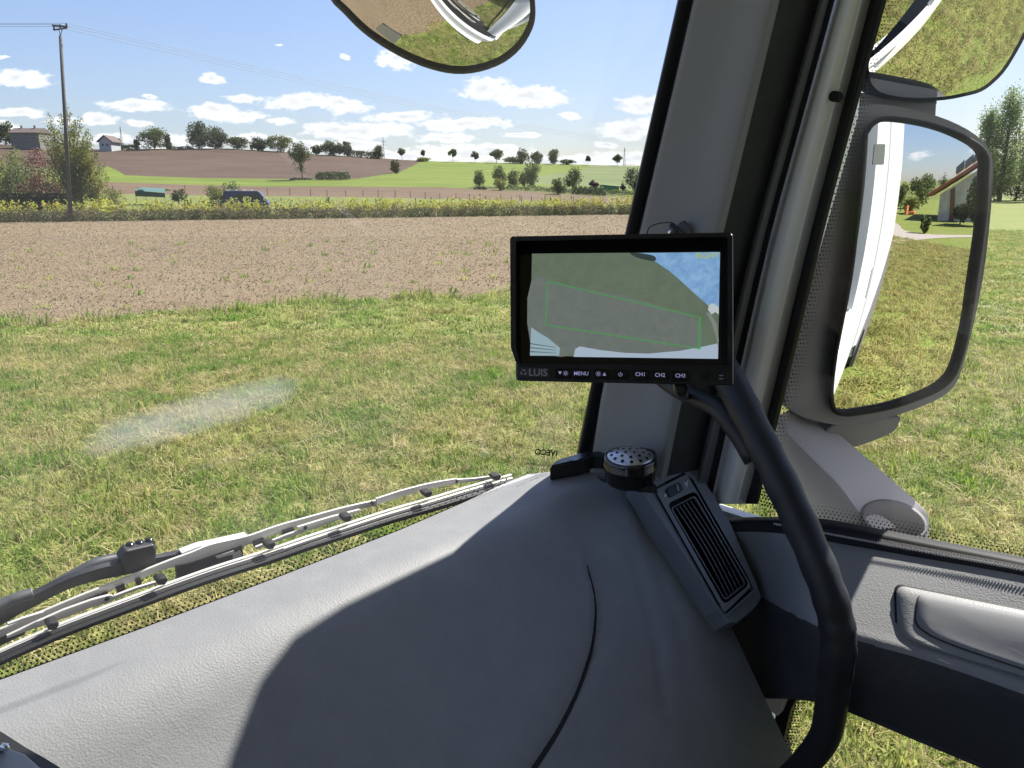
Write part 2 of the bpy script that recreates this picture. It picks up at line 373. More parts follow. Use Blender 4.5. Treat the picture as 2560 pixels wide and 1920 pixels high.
# tilled field between meadow and weed strip
def vnoise(x, y, seed=0):
    r = np.random.default_rng(seed); G = r.random((256, 256))
    xi = np.floor(x).astype(int); yi = np.floor(y).astype(int); fx = x - xi; fy = y - yi; fx = fx * fx * (3 - 2 * fx); fy = fy * fy * (3 - 2 * fy)
    g = lambda a, b: G[a % 256, b % 256]
    return (g(xi, yi) * (1 - fx) + g(xi + 1, yi) * fx) * (1 - fy) + (g(xi, yi + 1) * (1 - fx) + g(xi + 1, yi + 1) * fx) * fy
def near_edge(x): return 20.6 + .5 * x + .5 * np.sin(x * .9) * .5 + .35 * np.sin(x * 2.3 + 1)
def far_edge(x): return 78.0 + .38 * x
nx, ny = 420, 300
X = np.linspace(-62, 19, nx); tt = np.linspace(0, 1, ny) ** 1.5
XX = np.repeat(X[:, None], ny, 1); ne = near_edge(XX); fe = far_edge(XX)
ne = np.maximum(ne, 0 * ne - 10)
YY = ne + (fe - ne) * tt[None, :]
XX2 = np.minimum(XX, 5 + YY * .2)
ZZ = .012 + .035 * vnoise(XX2 * 2.2, YY * 2.2, 1) + .022 * vnoise(XX2 * 6, YY * 6, 2) + .014 * vnoise(XX2 * 13, YY * 13, 3)
ZZ *= np.clip(tt[None, :] * 60, 0, 1) * .9 + .1
V = np.stack([XX2, YY, ZZ], -1).reshape(-1, 3)
ii, jj = np.meshgrid(np.arange(nx - 1), np.arange(ny - 1), indexing='ij'); a = (ii * ny + jj).ravel()
Fq = np.stack([a, a + ny, a + ny + 1, a + 1], 1)
tag(numpy_mesh('tilled_field', V, Fq, M_brown), kind='structure')

# ============================================================ scattering with geometry nodes
def srccol(name, objs):
    c = bpy.data.collections.new(name)
    for o in objs:
        for k in list(o.users_collection): k.objects.unlink(o)
        c.objects.link(o)
    return c
def scatter(name, V, F_, srcs, density, smin, smax, seed=1, tilt=.25, label=None, cat=None, clump=None):
    me = bpy.data.meshes.new(name); me.from_pydata([tuple(p) for p in V], [], F_)
    o = bpy.data.objects.new(name, me); COL.objects.link(o)
    g = bpy.data.node_groups.new(name + '_nodes', 'GeometryNodeTree')
    g.interface.new_socket('Geometry', in_out='INPUT', socket_type='NodeSocketGeometry'); g.interface.new_socket('Geometry', in_out='OUTPUT', socket_type='NodeSocketGeometry')
    n = g.nodes; l = g.links
    gi = n.new('NodeGroupInput'); go = n.new('NodeGroupOutput')
    d = n.new('GeometryNodeDistributePointsOnFaces'); d.inputs['Density'].default_value = density; d.inputs['Seed'].default_value = seed
    if clump:
        pos = n.new('GeometryNodeInputPosition'); ns = n.new('ShaderNodeTexNoise'); ns.inputs['Scale'].default_value = clump[0]; ns.inputs['Detail'].default_value = 3; l.new(pos.outputs[0], ns.inputs['Vector'])
        r = n.new('ShaderNodeMapRange'); r.inputs[1].default_value = clump[1]; r.inputs[2].default_value = clump[2]; r.inputs[3].default_value = clump[3] * density; r.inputs[4].default_value = density
        l.new(ns.outputs[0], r.inputs[0]); l.new(r.outputs[0], d.inputs['Density'])
    ci = n.new('GeometryNodeCollectionInfo'); ci.inputs['Collection'].default_value = srccol(name + '_sources', srcs); ci.inputs['Separate Children'].default_value = True; ci.inputs['Reset Children'].default_value = True
    ip = n.new('GeometryNodeInstanceOnPoints'); ip.inputs['Pick Instance'].default_value = True
    rv = n.new('FunctionNodeRandomValue'); rv.data_type = 'FLOAT_VECTOR'; rv.inputs[0].default_value = (-tilt, -tilt, 0); rv.inputs[1].default_value = (tilt, tilt, 6.283); rv.inputs['Seed'].default_value = seed + 3
    rs = n.new('FunctionNodeRandomValue'); rs.data_type = 'FLOAT'; rs.inputs[2].default_value = smin; rs.inputs[3].default_value = smax; rs.inputs['Seed'].default_value = seed + 9
    l.new(gi.outputs[0], d.inputs['Mesh']); l.new(d.outputs['Points'], ip.inputs['Points']); l.new(ci.outputs[0], ip.inputs['Instance'])
    l.new(rv.outputs[0], ip.inputs['Rotation']); l.new(rs.outputs[1], ip.inputs['Scale']); l.new(ip.outputs[0], go.inputs[0])
    md = o.modifiers.new('scatter', 'NODES'); md.node_group = g
    return tag(o, label, cat, kind='stuff')
def bladematerial(name, green, dry, patch_scale, bias):
    m = bpy.data.materials.new(name); m.use_nodes = True; t = m.node_tree
    for n in list(t.nodes): t.nodes.remove(n)
    o = t.nodes.new('ShaderNodeOutputMaterial'); b = t.nodes.new('ShaderNodeBsdfPrincipled'); tr = t.nodes.new('ShaderNodeBsdfTranslucent'); ms = t.nodes.new('ShaderNodeMixShader')
    g = t.nodes.new('ShaderNodeNewGeometry'); n1 = t.nodes.new('ShaderNodeTexNoise'); n1.inputs['Scale'].default_value = patch_scale; n1.inputs['Detail'].default_value = 4; n1.inputs['Roughness'].default_value = .6
    t.links.new(g.outputs['Position'], n1.inputs['Vector'])
    oi = t.nodes.new('ShaderNodeObjectInfo')
    a1 = t.nodes.new('ShaderNodeMath'); a1.operation = 'MULTIPLY_ADD'; t.links.new(n1.outputs['Fac'], a1.inputs[0]); a1.inputs[1].default_value = 3.6; a1.inputs[2].default_value = -1.8 + bias
    a2 = t.nodes.new('ShaderNodeMath'); a2.operation = 'MULTIPLY_ADD'; t.links.new(oi.outputs['Random'], a2.inputs[0]); a2.inputs[1].default_value = .35; t.links.new(a1.outputs[0], a2.inputs[2])
    a3 = t.nodes.new('ShaderNodeMath'); a3.operation = 'MULTIPLY_ADD'; a3.use_clamp = True; t.links.new(g.outputs['Random Per Island'], a3.inputs[0]); a3.inputs[1].default_value = .45; t.links.new(a2.outputs[0], a3.inputs[2])
    x = t.nodes.new('ShaderNodeMix'); x.data_type = 'RGBA'; t.links.new(a3.outputs[0], x.inputs[0]); x.inputs[6].default_value = (*green, 1); x.inputs[7].default_value = (*dry, 1)
    hs = t.nodes.new('ShaderNodeHueSaturation'); t.links.new(x.outputs[2], hs.inputs['Color']); 
    vr = t.nodes.new('ShaderNodeMapRange'); vr.inputs[3].default_value = .7; vr.inputs[4].default_value = 1.3; t.links.new(oi.outputs['Random'], vr.inputs[0]); t.links.new(vr.outputs[0], hs.inputs['Value'])
    t.links.new(hs.outputs[0], b.inputs['Base Color']); t.links.new(hs.outputs[0], tr.inputs['Color'])
    b.inputs['Roughness'].default_value = .6; b.inputs['Specular IOR Level'].default_value = .2
    ms.inputs[0].default_value = .45; t.links.new(b.outputs[0], ms.inputs[1]); t.links.new(tr.outputs[0], ms.inputs[2]); t.links.new(ms.outputs[0], o.inputs[0])
    return m
M_blade = bladematerial('grass_blade', (.15, .27, .028), (.375, .355, .125), .8, .02)
M_straw = bladematerial('dry_blade', (.27, .27, .085), (.52, .43, .22), .8, .45)
M_clod = mat('soil_clod', (.19, .14, .09), .95, noise=30, col2=(.14, .10, .062), coords='Object')
M_stub = mat('straw_bit', (.34, .275, .19), .6)
def tuft(n, hgt, spread, width, lean, m, lying=False, seed=0):
    r = random.Random(seed); mb = MB()
    for _ in range(n):
        a = r.uniform(0, 6.283); d = spread * math.sqrt(r.random()); x, y = d * math.cos(a), d * math.sin(a)
        b = r.uniform(0, 6.283); h_ = hgt * r.uniform(.5, 1.15); ln = lean * r.uniform(.3, 1.3) * h_; w = width * r.uniform(.7, 1.3)
        dx, dy = math.cos(b), math.sin(b); px, py = -dy * w, dx * w
        if lying:
            z0 = r.uniform(.004, .05); L_ = h_; p = [(x, y, z0), (x + dx * L_ * .5, y + dy * L_ * .5, z0 + r.uniform(0, .03)), (x + dx * L_, y + dy * L_, max(0, z0 + r.uniform(-.03, .03)))]
        else: p = [(x, y, -.01), (x + dx * ln * .35, y + dy * ln * .35, h_ * .6), (x + dx * ln, y + dy * ln, h_ * r.uniform(.75, 1))]
        mb.add([(p[0][0] - px, p[0][1] - py, p[0][2]), (p[0][0] + px, p[0][1] + py, p[0][2]), (p[1][0] + px * .8, p[1][1] + py * .8, p[1][2]), (p[1][0] - px * .8, p[1][1] - py * .8, p[1][2]), p[2]], [(0, 1, 2, 3), (3, 2, 4)])
    return mb.build('grass_tuft', m)
def quadgrid(x0, x1, y0, y1, st, test):
    V = []; F_ = []
    nx_ = int((x1 - x0) / st); ny_ = int((y1 - y0) / st)
    for i in range(nx_):
        for j in range(ny_):
            cx, cy = x0 + (i + .5) * st, y0 + (j + .5) * st
            if test(cx, cy):
                b = len(V); V += [(cx - st / 2, cy - st / 2, 0), (cx + st / 2, cy - st / 2, 0), (cx + st / 2, cy + st / 2, 0), (cx - st / 2, cy + st / 2, 0)]; F_.append((b, b + 1, b + 2, b + 3))
    return V, F_
def tr(x, y): return (x + y) * S2, (y - x) * S2      # world xy -> lorry right, forward
def offtruck(x, y):
    r, f = tr(x, y); return not (-1.3 < r < 1.3 and -9 < f < .95)
def sidefield(x, y): return x < -.70 * y - .45 and tr(x, y)[1] > 1.3 and y < 22
def ongrass(x, y): return not sidefield(x, y) and (y < near_edge(np.float64(x)) + .1 or x > 5 + y * .2) and offtruck(x, y)
inview = lambda x, y: y > 1.0 and abs(x) < y * .78 + 1.2
tufts = lambda: [tuft(18, .075, .07, .0035, .7, M_blade, seed=1), tuft(22, .065, .08, .0032, 1.0, M_blade, seed=2), tuft(10, .13, .04, .004, .5, M_blade, seed=3), tuft(20, .05, .09, .004, 1.2, M_blade, seed=4), tuft(20, .06, .09, .0045, 1.1, M_blade, seed=5), tuft(12, .10, .10, .0028, .8, M_straw, seed=7), tuft(22, .15, .11, .0024, .6, M_straw, True, seed=8)]
V, F_ = quadgrid(-12, 16, 1, 14, .5, lambda x, y: inview(x, y) and ongrass(x, y))
scatter('grass', V, F_, tufts(), 270, .55, 1.4, 1, .3, 'sunlit mown grass mixed with dry straw in front of the lorry', 'grass', clump=(1.3, .3, .55, .45))
def wide(n, hgt, spread, width, lean, m, lying, seed): return tuft(n, hgt, spread, width, lean, m, lying, seed)
tw = [tuft(18, .085, .13, .008, .9, M_blade, seed=11), tuft(18, .07, .15, .009, 1.1, M_blade, seed=12), tuft(14, .12, .12, .006, .6, M_blade, seed=13), tuft(14, .14, .16, .006, .7, M_straw, True, seed=14)]
V, F_ = quadgrid(-24, 40, 10, 60, 1, lambda x, y: inview(x, y) and ongrass(x, y) and not (y < 13.5 and -12 < x < 16) and math.hypot(x, y) < 60)
scatter('distant_grass', V, F_, tw, 42, .7, 1.5, 2, .3, 'mown meadow grass farther off, green with dry patches', 'grass', clump=(.8, .3, .55, .5))
M_gold = bladematerial('golden_blade', (.20, .24, .05), (.38, .335, .13), .8, .6)
V, F_ = quadgrid(-4, 16, -26, 1, 1, lambda x, y: (not inview(x, y)) and offtruck(x, y) and tr(x, y)[0] > 0)
scatter('grass_beside_lorry', V, F_, [tuft(22, .08, .14, .008, .9, M_gold, seed=21), tuft(18, .12, .16, .007, .7, M_gold, True, seed=22), tuft(16, .10, .12, .006, .8, M_gold, seed=23)], 45, .7, 1.4, 5, .3, 'dry yellowish grass beside the lorry, seen in the side mirrors', 'grass')
V, F_ = quadgrid(-11, 1, 1.5, 19, 1, lambda x, y: (not inview(x, y)) and ongrass(x, y))
scatter('grass_ahead_of_lorry', V, F_, [tuft(22, .11, .14, .008, .8, M_blade, seed=31), tuft(18, .12, .16, .007, .7, M_straw, True, seed=32)], 45, .7, 1.4, 6, .3, 'grass ahead of the lorry front, seen in the front mirror', 'grass')
# taller weeds along the field's edge
V, F_ = [], []
for i in range(60):
    x = -22 + i * .55; y = float(near_edge(np.float64(x))); b = len(V); V += [(x, y - .7, 0), (x + .55, y - .45, 0), (x + .55, y + .35, 0), (x, y + .1, 0)]; F_.append((b, b + 1, b + 2, b + 3))
scatter('field_edge_weeds', V, F_, [tuft(22, .24, .12, .008, .7, M_blade, seed=41), tuft(20, .17, .14, .01, .9, M_blade, seed=42)], 22, .5, 1.5, 8, .35, 'taller green weeds along the edge of the tilled field', 'weeds', clump=(.6, .4, .6, .1))
# clods and straw bits on the tilled field
def clod(seed):
    r = random.Random(seed); mb = MB(); vs = []
    for k in range(3):
        z = (.0, .022, .038)[k]; rr = (.045, .042, .018)[k]
        vs += [(rr * r.uniform(.6, 1.3) * math.cos(a * 1.047), rr * r.uniform(.6, 1.3) * math.sin(a * 1.047), z * r.uniform(.7, 1.3)) for a in range(6)]
    fs = [(k * 6 + i, k * 6 + (i + 1) % 6, (k + 1) * 6 + (i + 1) % 6, (k + 1) * 6 + i) for k in range(2) for i in range(6)] + [tuple(12 + i for i in range(6))]
    return mb.add(vs, fs).build('clod', M_clod)
def straws(seed):
    r = random.Random(seed); mb = MB()
    for _ in range(4):
        x, y, a = r.uniform(-.15, .15), r.uniform(-.15, .15), r.uniform(0, 3.14); l_ = r.uniform(.04, .1); w = .007
        dx, dy = math.cos(a) * l_, math.sin(a) * l_; px, py = -math.sin(a) * w, math.cos(a) * w; z = r.uniform(.03, .07); z2 = z + r.uniform(-.02, .04)
        mb.quad((x - px, y - py, z), (x + px, y + py, z), (x + dx + px, y + dy + py, z2), (x + dx - px, y + dy - py, z2))
    return mb.build('straw', M_stub)
tst = lambda x, y: y > near_edge(np.float64(x)) + .2 and y < far_edge(x) and x < 4 + y * .2 and abs(x) < y * .75 + 2
V, F_ = quadgrid(-30, 12, 12, 44, 1, tst); V = [(a, b, .07) for a, b, c in V]
scatter('soil_clods', V, F_, [clod(1), clod(2), straws(3), straws(4), straws(8)], 70, .18, .55, 11, .4, 'brown soil clods and chopped straw strewn over the tilled field', 'soil')
V, F_ = quadgrid(-50, 16, 44, 86, 2, tst); V = [(a, b, .07) for a, b, c in V]
scatter('distant_soil_clods', V, F_, [clod(5), straws(6), straws(7)], 20, .3, .8, 12, .4, 'clods and straw on the far half of the tilled field', 'soil')

sf = MB(); ln_ = [(-.70 * y - .45 + .15 * math.sin(y * 1.7), y) for y in np.linspace(20.5, .3, 60)]
sf.ribbon([Vector((x, y, .012)) for x, y in ln_], [Vector((x - 34, y - 16, .012)) for x, y in ln_]); tag(sf.build('tilled_field_corner', M_brown), kind='structure')
V, F_ = quadgrid(-26, 10, 12, 40, 1, tst); V = [(a, b, .04) for a, b, c in V]
scatter('field_sprouts', V, F_, [tuft(16, .14, .10, .012, .8, M_blade, seed=51), tuft(12, .10, .12, .01, 1.0, M_blade, seed=52)], .35, .5, 1.6, 13, .3, 'scattered green sprouts on the tilled field', 'weeds')
# ------------------------------------------------------------ weed strip: dark weeds in front, yellow crop behind
def leafplant(n, h0, h1, rad, size, m, seed, stem=None):
    r = random.Random(seed); mb = MB()
    for _ in range(n):
        z = r.uniform(h0, h1); a = r.uniform(0, 6.283); d = rad * math.sqrt(r.random()); c = Vector((d * math.cos(a), d * math.sin(a), z))
        A = Vector((r.uniform(-1, 1), r.uniform(-1, 1), r.uniform(-.6, 1))).normalized() * size * r.uniform(.5, 1.2)
        B = A.cross(Vector((r.uniform(-1, 1), r.uniform(-1, 1), r.uniform(-1, 1)))).normalized() * A.length * .55
        mb.add([c - A, c + B, c + A, c - B], [(0, 1, 2, 3)])
    if stem: mb.tube([(0, 0, 0), (0, 0, h1 * .9)], .012, 4)
    return mb.build('weed', m)
M_weed = leafmat('weed_leaf', (.045, .068, .02), (.15, .15, .065), .5, .35)
M_yel = leafmat('yellow_leaf', (.54, .52, .08), (.26, .29, .06), .8, .45)
M_yel2 = leafmat('amber_leaf', (.50, .38, .08), (.24, .21, .07), .8, .45)
M_tan = leafmat('tan_stalk', (.22, .17, .09), (.11, .10, .05), .8, .3)
def striprect(d0, d1, x0=-66, x1=19):
    V, F_ = [], []
    for i in range(int(x1 - x0)):
        x = x0 + i; b = len(V)
        y = lambda q, d: far_edge(q) + d
        V += [(x, y(x, d0), 0), (x + 1, y(x + 1, d0), 0), (x + 1, y(x + 1, d1), 0), (x, y(x, d1), 0)]; F_.append((b, b + 1, b + 2, b + 3))
    return V, F_
V, F_ = striprect(-.8, 1.8)
scatter('weed_verge', V, F_, [leafplant(70, .05, .75, .38, .085, M_weed, 1), leafplant(60, .05, .95, .33, .08, M_weed, 2), leafplant(50, .1, .9, .4, .09, M_tan, 3), leafplant(40, .2, 1.1, .3, .08, M_tan, 9), leafplant(40, .0, .4, .45, .09, M_weed, 10)], 11, .65, 1.2, 21, .15, 'dark green weeds along the far edge of the tilled field', 'weeds', clump=(.35, .35, .6, .4))
V, F_ = striprect(1.4, 4.2)
scatter('yellow_crop', V, F_, [leafplant(34, .55, 1.45, .28, .13, M_yel, 4, 1), leafplant(26, .6, 1.65, .24, .13, M_yel, 5, 1), leafplant(22, .5, 1.3, .3, .12, M_yel2, 6, 1), leafplant(26, .7, 1.6, .28, .12, M_yel, 17, 1)], 6.0, .66, 1.2, 22, .15, 'strip of yellow leafy plants behind the dark weeds', 'crop', clump=(.45, .38, .62, .22))

# ============================================================ trees
M_bark = mat('bark', (.09, .07, .055), .9, noise=8)
M_lf = {'dark': leafmat('leaf_dark', (.05, .068, .028), (.10, .12, .045), .15),
        'mid': leafmat('leaf_mid', (.075, .105, .032), (.15, .18, .06), .2),
        'olive': leafmat('leaf_olive', (.12, .145, .045), (.26, .26, .07), .5, .45),
        'pale': leafmat('leaf_pale', (.16, .22, .085), (.30, .36, .15), .3, .5),
        'yellowish': leafmat('leaf_yellowish', (.13, .15, .03), (.24, .22, .05), .6, .45),
        'red': leafmat('leaf_red', (.12, .035, .035), (.20, .07, .06), .8, .35),
        'purple': leafmat('leaf_purple', (.07, .035, .045), (.12, .07, .07), .5),
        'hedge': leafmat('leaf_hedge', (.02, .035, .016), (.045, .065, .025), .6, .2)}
def crown_np(c, rx, ry, rz, n, size, clumps, seed, hollow=.25, kind='round'):
    r = np.random.default_rng(seed)
    cc = r.normal(size=(clumps, 3)); cc /= np.linalg.norm(cc, axis=1)[:, None]; cc *= (r.random((clumps, 1)) ** .35) * .80
    if kind == 'cone': cc[:, :2] *= np.clip(.95 - (cc[:, 2:3] + .7) * .55, .08, 1)
    if kind == 'column': cc[:, :2] *= .7
    cs = r.uniform(.26, .50, clumps)
    k = r.integers(0, clumps, n); d = r.normal(size=(n, 3)); d /= np.linalg.norm(d, axis=1)[:, None]
    p = cc[k] + d * cs[k][:, None] * (r.random((n, 1)) ** .35)
    p = np.asarray(c)[None] + p * np.array([rx, ry, rz])[None]
    a = r.normal(size=(n, 3)); a /= np.linalg.norm(a, axis=1)[:, None]; b = np.cross(a, r.normal(size=(n, 3))); b /= np.linalg.norm(b, axis=1)[:, None]
    s = (size * r.uniform(.5, 1.3, n))[:, None]; a = a * s; b = b * s * .6
    V = np.stack([p - a, p + b, p + a, p - b], 1).reshape(-1, 3); F_ = np.arange(n * 4).reshape(-1, 4)
    return V, F_, cc, cs
def tree(name, label, u, vb, w, h, leaf='dark', Y=None, cards=700, px=2.2, trunk=.25, cat='tree', group=None, clumps=26, kind='round', base=None, seed=None):
    seed = seed or int(abs(u) * 7 + abs(vb)); rr = random.Random(seed)
    p = base or (terr_at_y(u, Y) if Y else terr_at_v(u, vb))
    s = (p - CAMP).length / FPX; Wd, Hd = w * s, h * s
    # height measured from the photo base line even when the true foot is hidden lower
    if Y and not base:
        top = Py(u, vb - h, Y); Hd = top.z - p.z
    e = empty(name, p, label, cat, group)
    ch = Hd * (1 - trunk); c = (p.x, p.y, p.z + Hd * trunk + ch / 2)
    V, F_, cc, cs = crown_np(c, Wd / 2 * 1.14, Wd / 2 * 1.14, ch / 2 * 1.1, int(cards * 1.6), s * px, clumps, seed, kind=kind)
    numpy_mesh('crown' if cat == 'tree' else 'foliage', V, F_, M_lf[leaf], parent=e)
    mb = MB(); tr_ = max(Wd * .035, .05); top = Vector((c[0], c[1], c[2] + ch * .25))
    mb.tube(curve([p - UP * .3, p + UP * Hd * trunk * .6 + Vector((rr.uniform(-1, 1), rr.uniform(-1, 1), 0)) * Wd * .02, top], 6), [tr_ * (1 - .12 * i) for i in range(7)], 6)
    for k in range(min(7, clumps)):
        q = Vector(c) + Vector((cc[k][0] * Wd / 2, cc[k][1] * Wd / 2, cc[k][2] * ch / 2))
        s0 = p + UP * (Hd * trunk * rr.uniform(.8, 1.0) + ch * .15 * rr.random())
        mb.tube(curve([s0, (s0 + q) / 2 + UP * ch * .04, q], 4), [tr_ * .55 * (1 - .2 * i) for i in range(5)], 4)
    mb.build('trunk' if cat == 'tree' else 'stem', M_bark, e)
    return e
G1 = 'trees along the crest of the hill'
crest = [
 ('small dark bush left of the long building at the far left edge', 16, 362, 30, 46, 'dark', 0, 'bush'),
 ('dark bush standing against the gabled house on the hill', 286, 374, 30, 26, 'dark', 0, 'bush'),
 ('wide tree at the left of the crest, with gaps under its crown', 386, 373, 56, 45, 'mid', .15, 'tree'),
 ('narrow dark conifer beside the wide tree on the crest', 422, 373, 22, 34, 'dark', .05, 'tree'),
 ('small bare sapling on the crest left of the wide tree', 343, 374, 14, 24, 'dark', .3, 'tree'),
 ('largest tree on the crest, left one of its touching pair', 498, 371, 56, 58, 'dark', .1, 'tree'),
 ('tree on the crest, right one of the largest touching pair', 540, 371, 52, 48, 'dark', .08, 'tree'),
 ('low round tree right of the largest pair on the crest', 594, 372, 46, 28, 'dark', .05, 'tree'),
 ('low tree with two humps right of the low round one', 644, 375, 42, 28, 'dark', .05, 'tree'),
 ('round tree on the crest just left of the lone field tree', 701, 378, 56, 36, 'mid', .08, 'tree'),
 ('small bushy tree on the crest just right of the lone field tree', 790, 384, 24, 22, 'dark', .1, 'tree'),
 ('spreading tree in the dark group above the hedge clump', 826, 386, 46, 38, 'dark', .1, 'tree'),
 ('right-hand tree of the dark group above the hedge clump', 862, 389, 34, 34, 'dark', .15, 'tree'),
 ('round tree at the right end of the dark crest hedge, beside the mast', 946, 397, 28, 30, 'dark', .1, 'tree'),
 ('thin sapling on the crest right of the mast', 1005, 400, 16, 26, 'mid', .45, 'tree'),
 ('bare sapling over a low bush where brown meets green', 1059, 403, 10, 26, 'dark', .5, 'tree'),
 ('low bush on the crest where the brown field meets the green', 1058, 404, 32, 9, 'olive', 0, 'bush'),
 ('first of the small crest trees on the green field, with a thin trunk', 1132, 405, 18, 32, 'mid', .4, 'tree'),
 ('second small tree on the green crest, darker and shorter', 1188, 406, 17, 25, 'dark', .35, 'tree'),
 ('third small tree on the green crest, with a flat round crown', 1241, 407, 32, 30, 'mid', .3, 'tree'),
 ('low dark bush at the left foot of the crest thicket', 1282, 408, 40, 14, 'dark', 0, 'bush'),
 ('left tree of the dark crest thicket on the green field', 1305, 409, 32, 32, 'dark', .02, 'tree'),
 ('middle tree of the dark crest thicket', 1342, 409, 32, 28, 'dark', .02, 'tree'),
 ('right and roundest tree of the dark crest thicket', 1384, 410, 32, 35, 'dark', .02, 'tree'),
 ('low bush trailing off the right end of the crest thicket', 1415, 411, 40, 11, 'dark', 0, 'bush'),
 ('tiny sapling on the crest above the pale green field', 1470, 413, 11, 22, 'dark', .35, 'tree'),
 ('small tree beside the right-hand pylon on the crest', 1544, 414, 20, 26, 'mid', .3, 'tree')]
for (lb, u, vb, w, h, lf, tk, ct) in crest:
    tree({'tree': 'tree', 'bush': 'bush'}[ct], lb, u, vb, w, h, lf, cards=int(300 + w * h * .8), px=1.8, trunk=tk if tk >= .3 else 0.0, cat=ct, group=G1 if ct == 'tree' else 'bushes along the crest', clumps=18 if w < 25 else 28, kind='cone' if 'conifer' in lb else 'round')
mid_ = [
 ('lone tree with a dark oval crown at the foot of the brown hill', 755, 450, 56, 86, 'dark', .24, 'tree', 1500),
 ('small dark oval bush on the brown field near the green corner', 988, 434, 22, 32, 'dark', 0, 'bush', 500),
 ('oval tree with a dark shadow beneath it, on the green field edge', 1200, 470, 30, 44, 'mid', .12, 'tree', 700),
 ('left tree of the pair behind the low bush in the valley', 1249, 470, 34, 52, 'mid', .05, 'tree', 800),
 ('right tree of the pair behind the low bush in the valley', 1282, 470, 34, 44, 'dark', .03, 'tree', 700),
 ('low bush in front of the valley tree pair', 1249, 476, 30, 28, 'olive', 0, 'bush', 450),
 ('tallest valley tree, reaching up to the crest line', 1330, 470, 44, 66, 'mid', .06, 'tree', 1300),
 ('short dark tree tucked left of the tallest valley tree', 1306, 467, 18, 34, 'dark', .05, 'tree', 350),
 ('greyish bushy tree in front of the valley hedge', 1396, 487, 34, 42, 'dark', .03, 'bush', 700),
 ('rounded dark tree right of the greyish bushy one', 1431, 474, 40, 50, 'dark', .05, 'tree', 900),
 ('small purple-leaved bush near the green shed', 1484, 473, 24, 20, 'purple', 0, 'bush', 350),
 ('small reddish sapling right of the green shed', 1556, 480, 12, 20, 'purple', .1, 'bush', 150),
 ('grey-green tree cut off by the black windscreen edge', 1588, 482, 50, 56, 'dark', .05, 'tree', 1000)]
for (lb, u, vb, w, h, lf, tk, ct, n) in mid_:
    tree(ct, lb, u, vb, w, h, lf, cards=int(n * 1.3), px=1.9, trunk=tk if tk > .2 else 0.0, cat=ct, group='trees down in the valley' if ct == 'tree' else 'bushes down in the valley')
def hedge(name, label, u0, u1, vb0, vb1, h, lf, Y=None, cards=900, px=2.0, depth=3, hv=.25, cat='hedge', seed=5):
    r = np.random.default_rng(seed); t = r.random(cards); u = u0 + (u1 - u0) * t
    P = []
    K = 40; base = []
    for k in range(K + 1):
        uu = u0 + (u1 - u0) * k / K; vb = vb0 + (vb1 - vb0) * k / K
        base.append(terr_at_y(uu, Y) if Y else terr_at_v(uu, vb))
    base = np.array([tuple(b) for b in base]); f = t * K; i = np.clip(f.astype(int), 0, K - 1); p = base[i] + (base[i + 1] - base[i]) * (f - i)[:, None]
    s = float((Vector(base[0]) - CAMP).length) / FPX
    hh = h * s * (1 - hv * vnoise(t * 23, t * 0, seed) - hv * .5 * vnoise(t * 71, t * 0, seed + 1))
    hh *= np.clip(np.minimum(t, 1 - t) * 14, .25, 1) ** .5
    p[:, 2] += hh * r.random(cards) ** .7; p[:, 1] += r.uniform(-depth / 2, depth / 2, cards)
    a = r.normal(size=(cards, 3)); a /= np.linalg.norm(a, axis=1)[:, None]; b = np.cross(a, r.normal(size=(cards, 3))); b /= np.linalg.norm(b, axis=1)[:, None]
    sz = (s * px * r.uniform(.6, 1.3, cards))[:, None]; a *= sz; b *= sz * .65
    V = np.stack([p - a, p + b, p + a, p - b], 1).reshape(-1, 3)
    o = numpy_mesh(name, V, np.arange(cards * 4).reshape(-1, 4), M_lf[lf]); return tag(o, label, cat)
hedge('hedge', 'thin dark hedge on the crest between the gabled house and the wide tree', 292, 348, 374, 374, 12, 'dark', cards=500)
hedge('hedge', 'dark hedge along the crest leading to the round tree by the mast', 868, 940, 390, 397, 15, 'dark', cards=900, hv=.1)
hedge('hedge', 'low rounded hedge clump on the green strip right of the lone tree', 793, 872, 449, 449, 19, 'dark', cards=1500, depth=5, hv=.12)
hedge('hedge', 'thin line of scrub on the crest between the wide tree and the largest pair', 425, 480, 373, 372, 6, 'dark', cards=250)
hedge('valley_scrub', 'long belt of low scrub along the valley below the green field', 1255, 1600, 473, 490, 16, 'mid', cards=3200, depth=8, hv=.5, cat='scrub')
hedge('valley_scrub', 'thicker grey-green scrub in front of the green shed', 1432, 1512, 484, 489, 24, 'dark', cards=1500, depth=6, hv=.4, cat='scrub')
hedge('bush', 'low dark leaf patch added as the shadow under the oval valley tree', 1186, 1216, 473, 474, 7, 'hedge', cards=250, cat='bush')  # dark leaves stand in for the shadow cast by the oval tree
hedge('bush', 'low dark leaf patch added as the shadow under the lone field tree', 728, 778, 450, 450, 5, 'hedge', cards=250, cat='bush')  # dark leaves stand in for the shadow cast by the lone tree

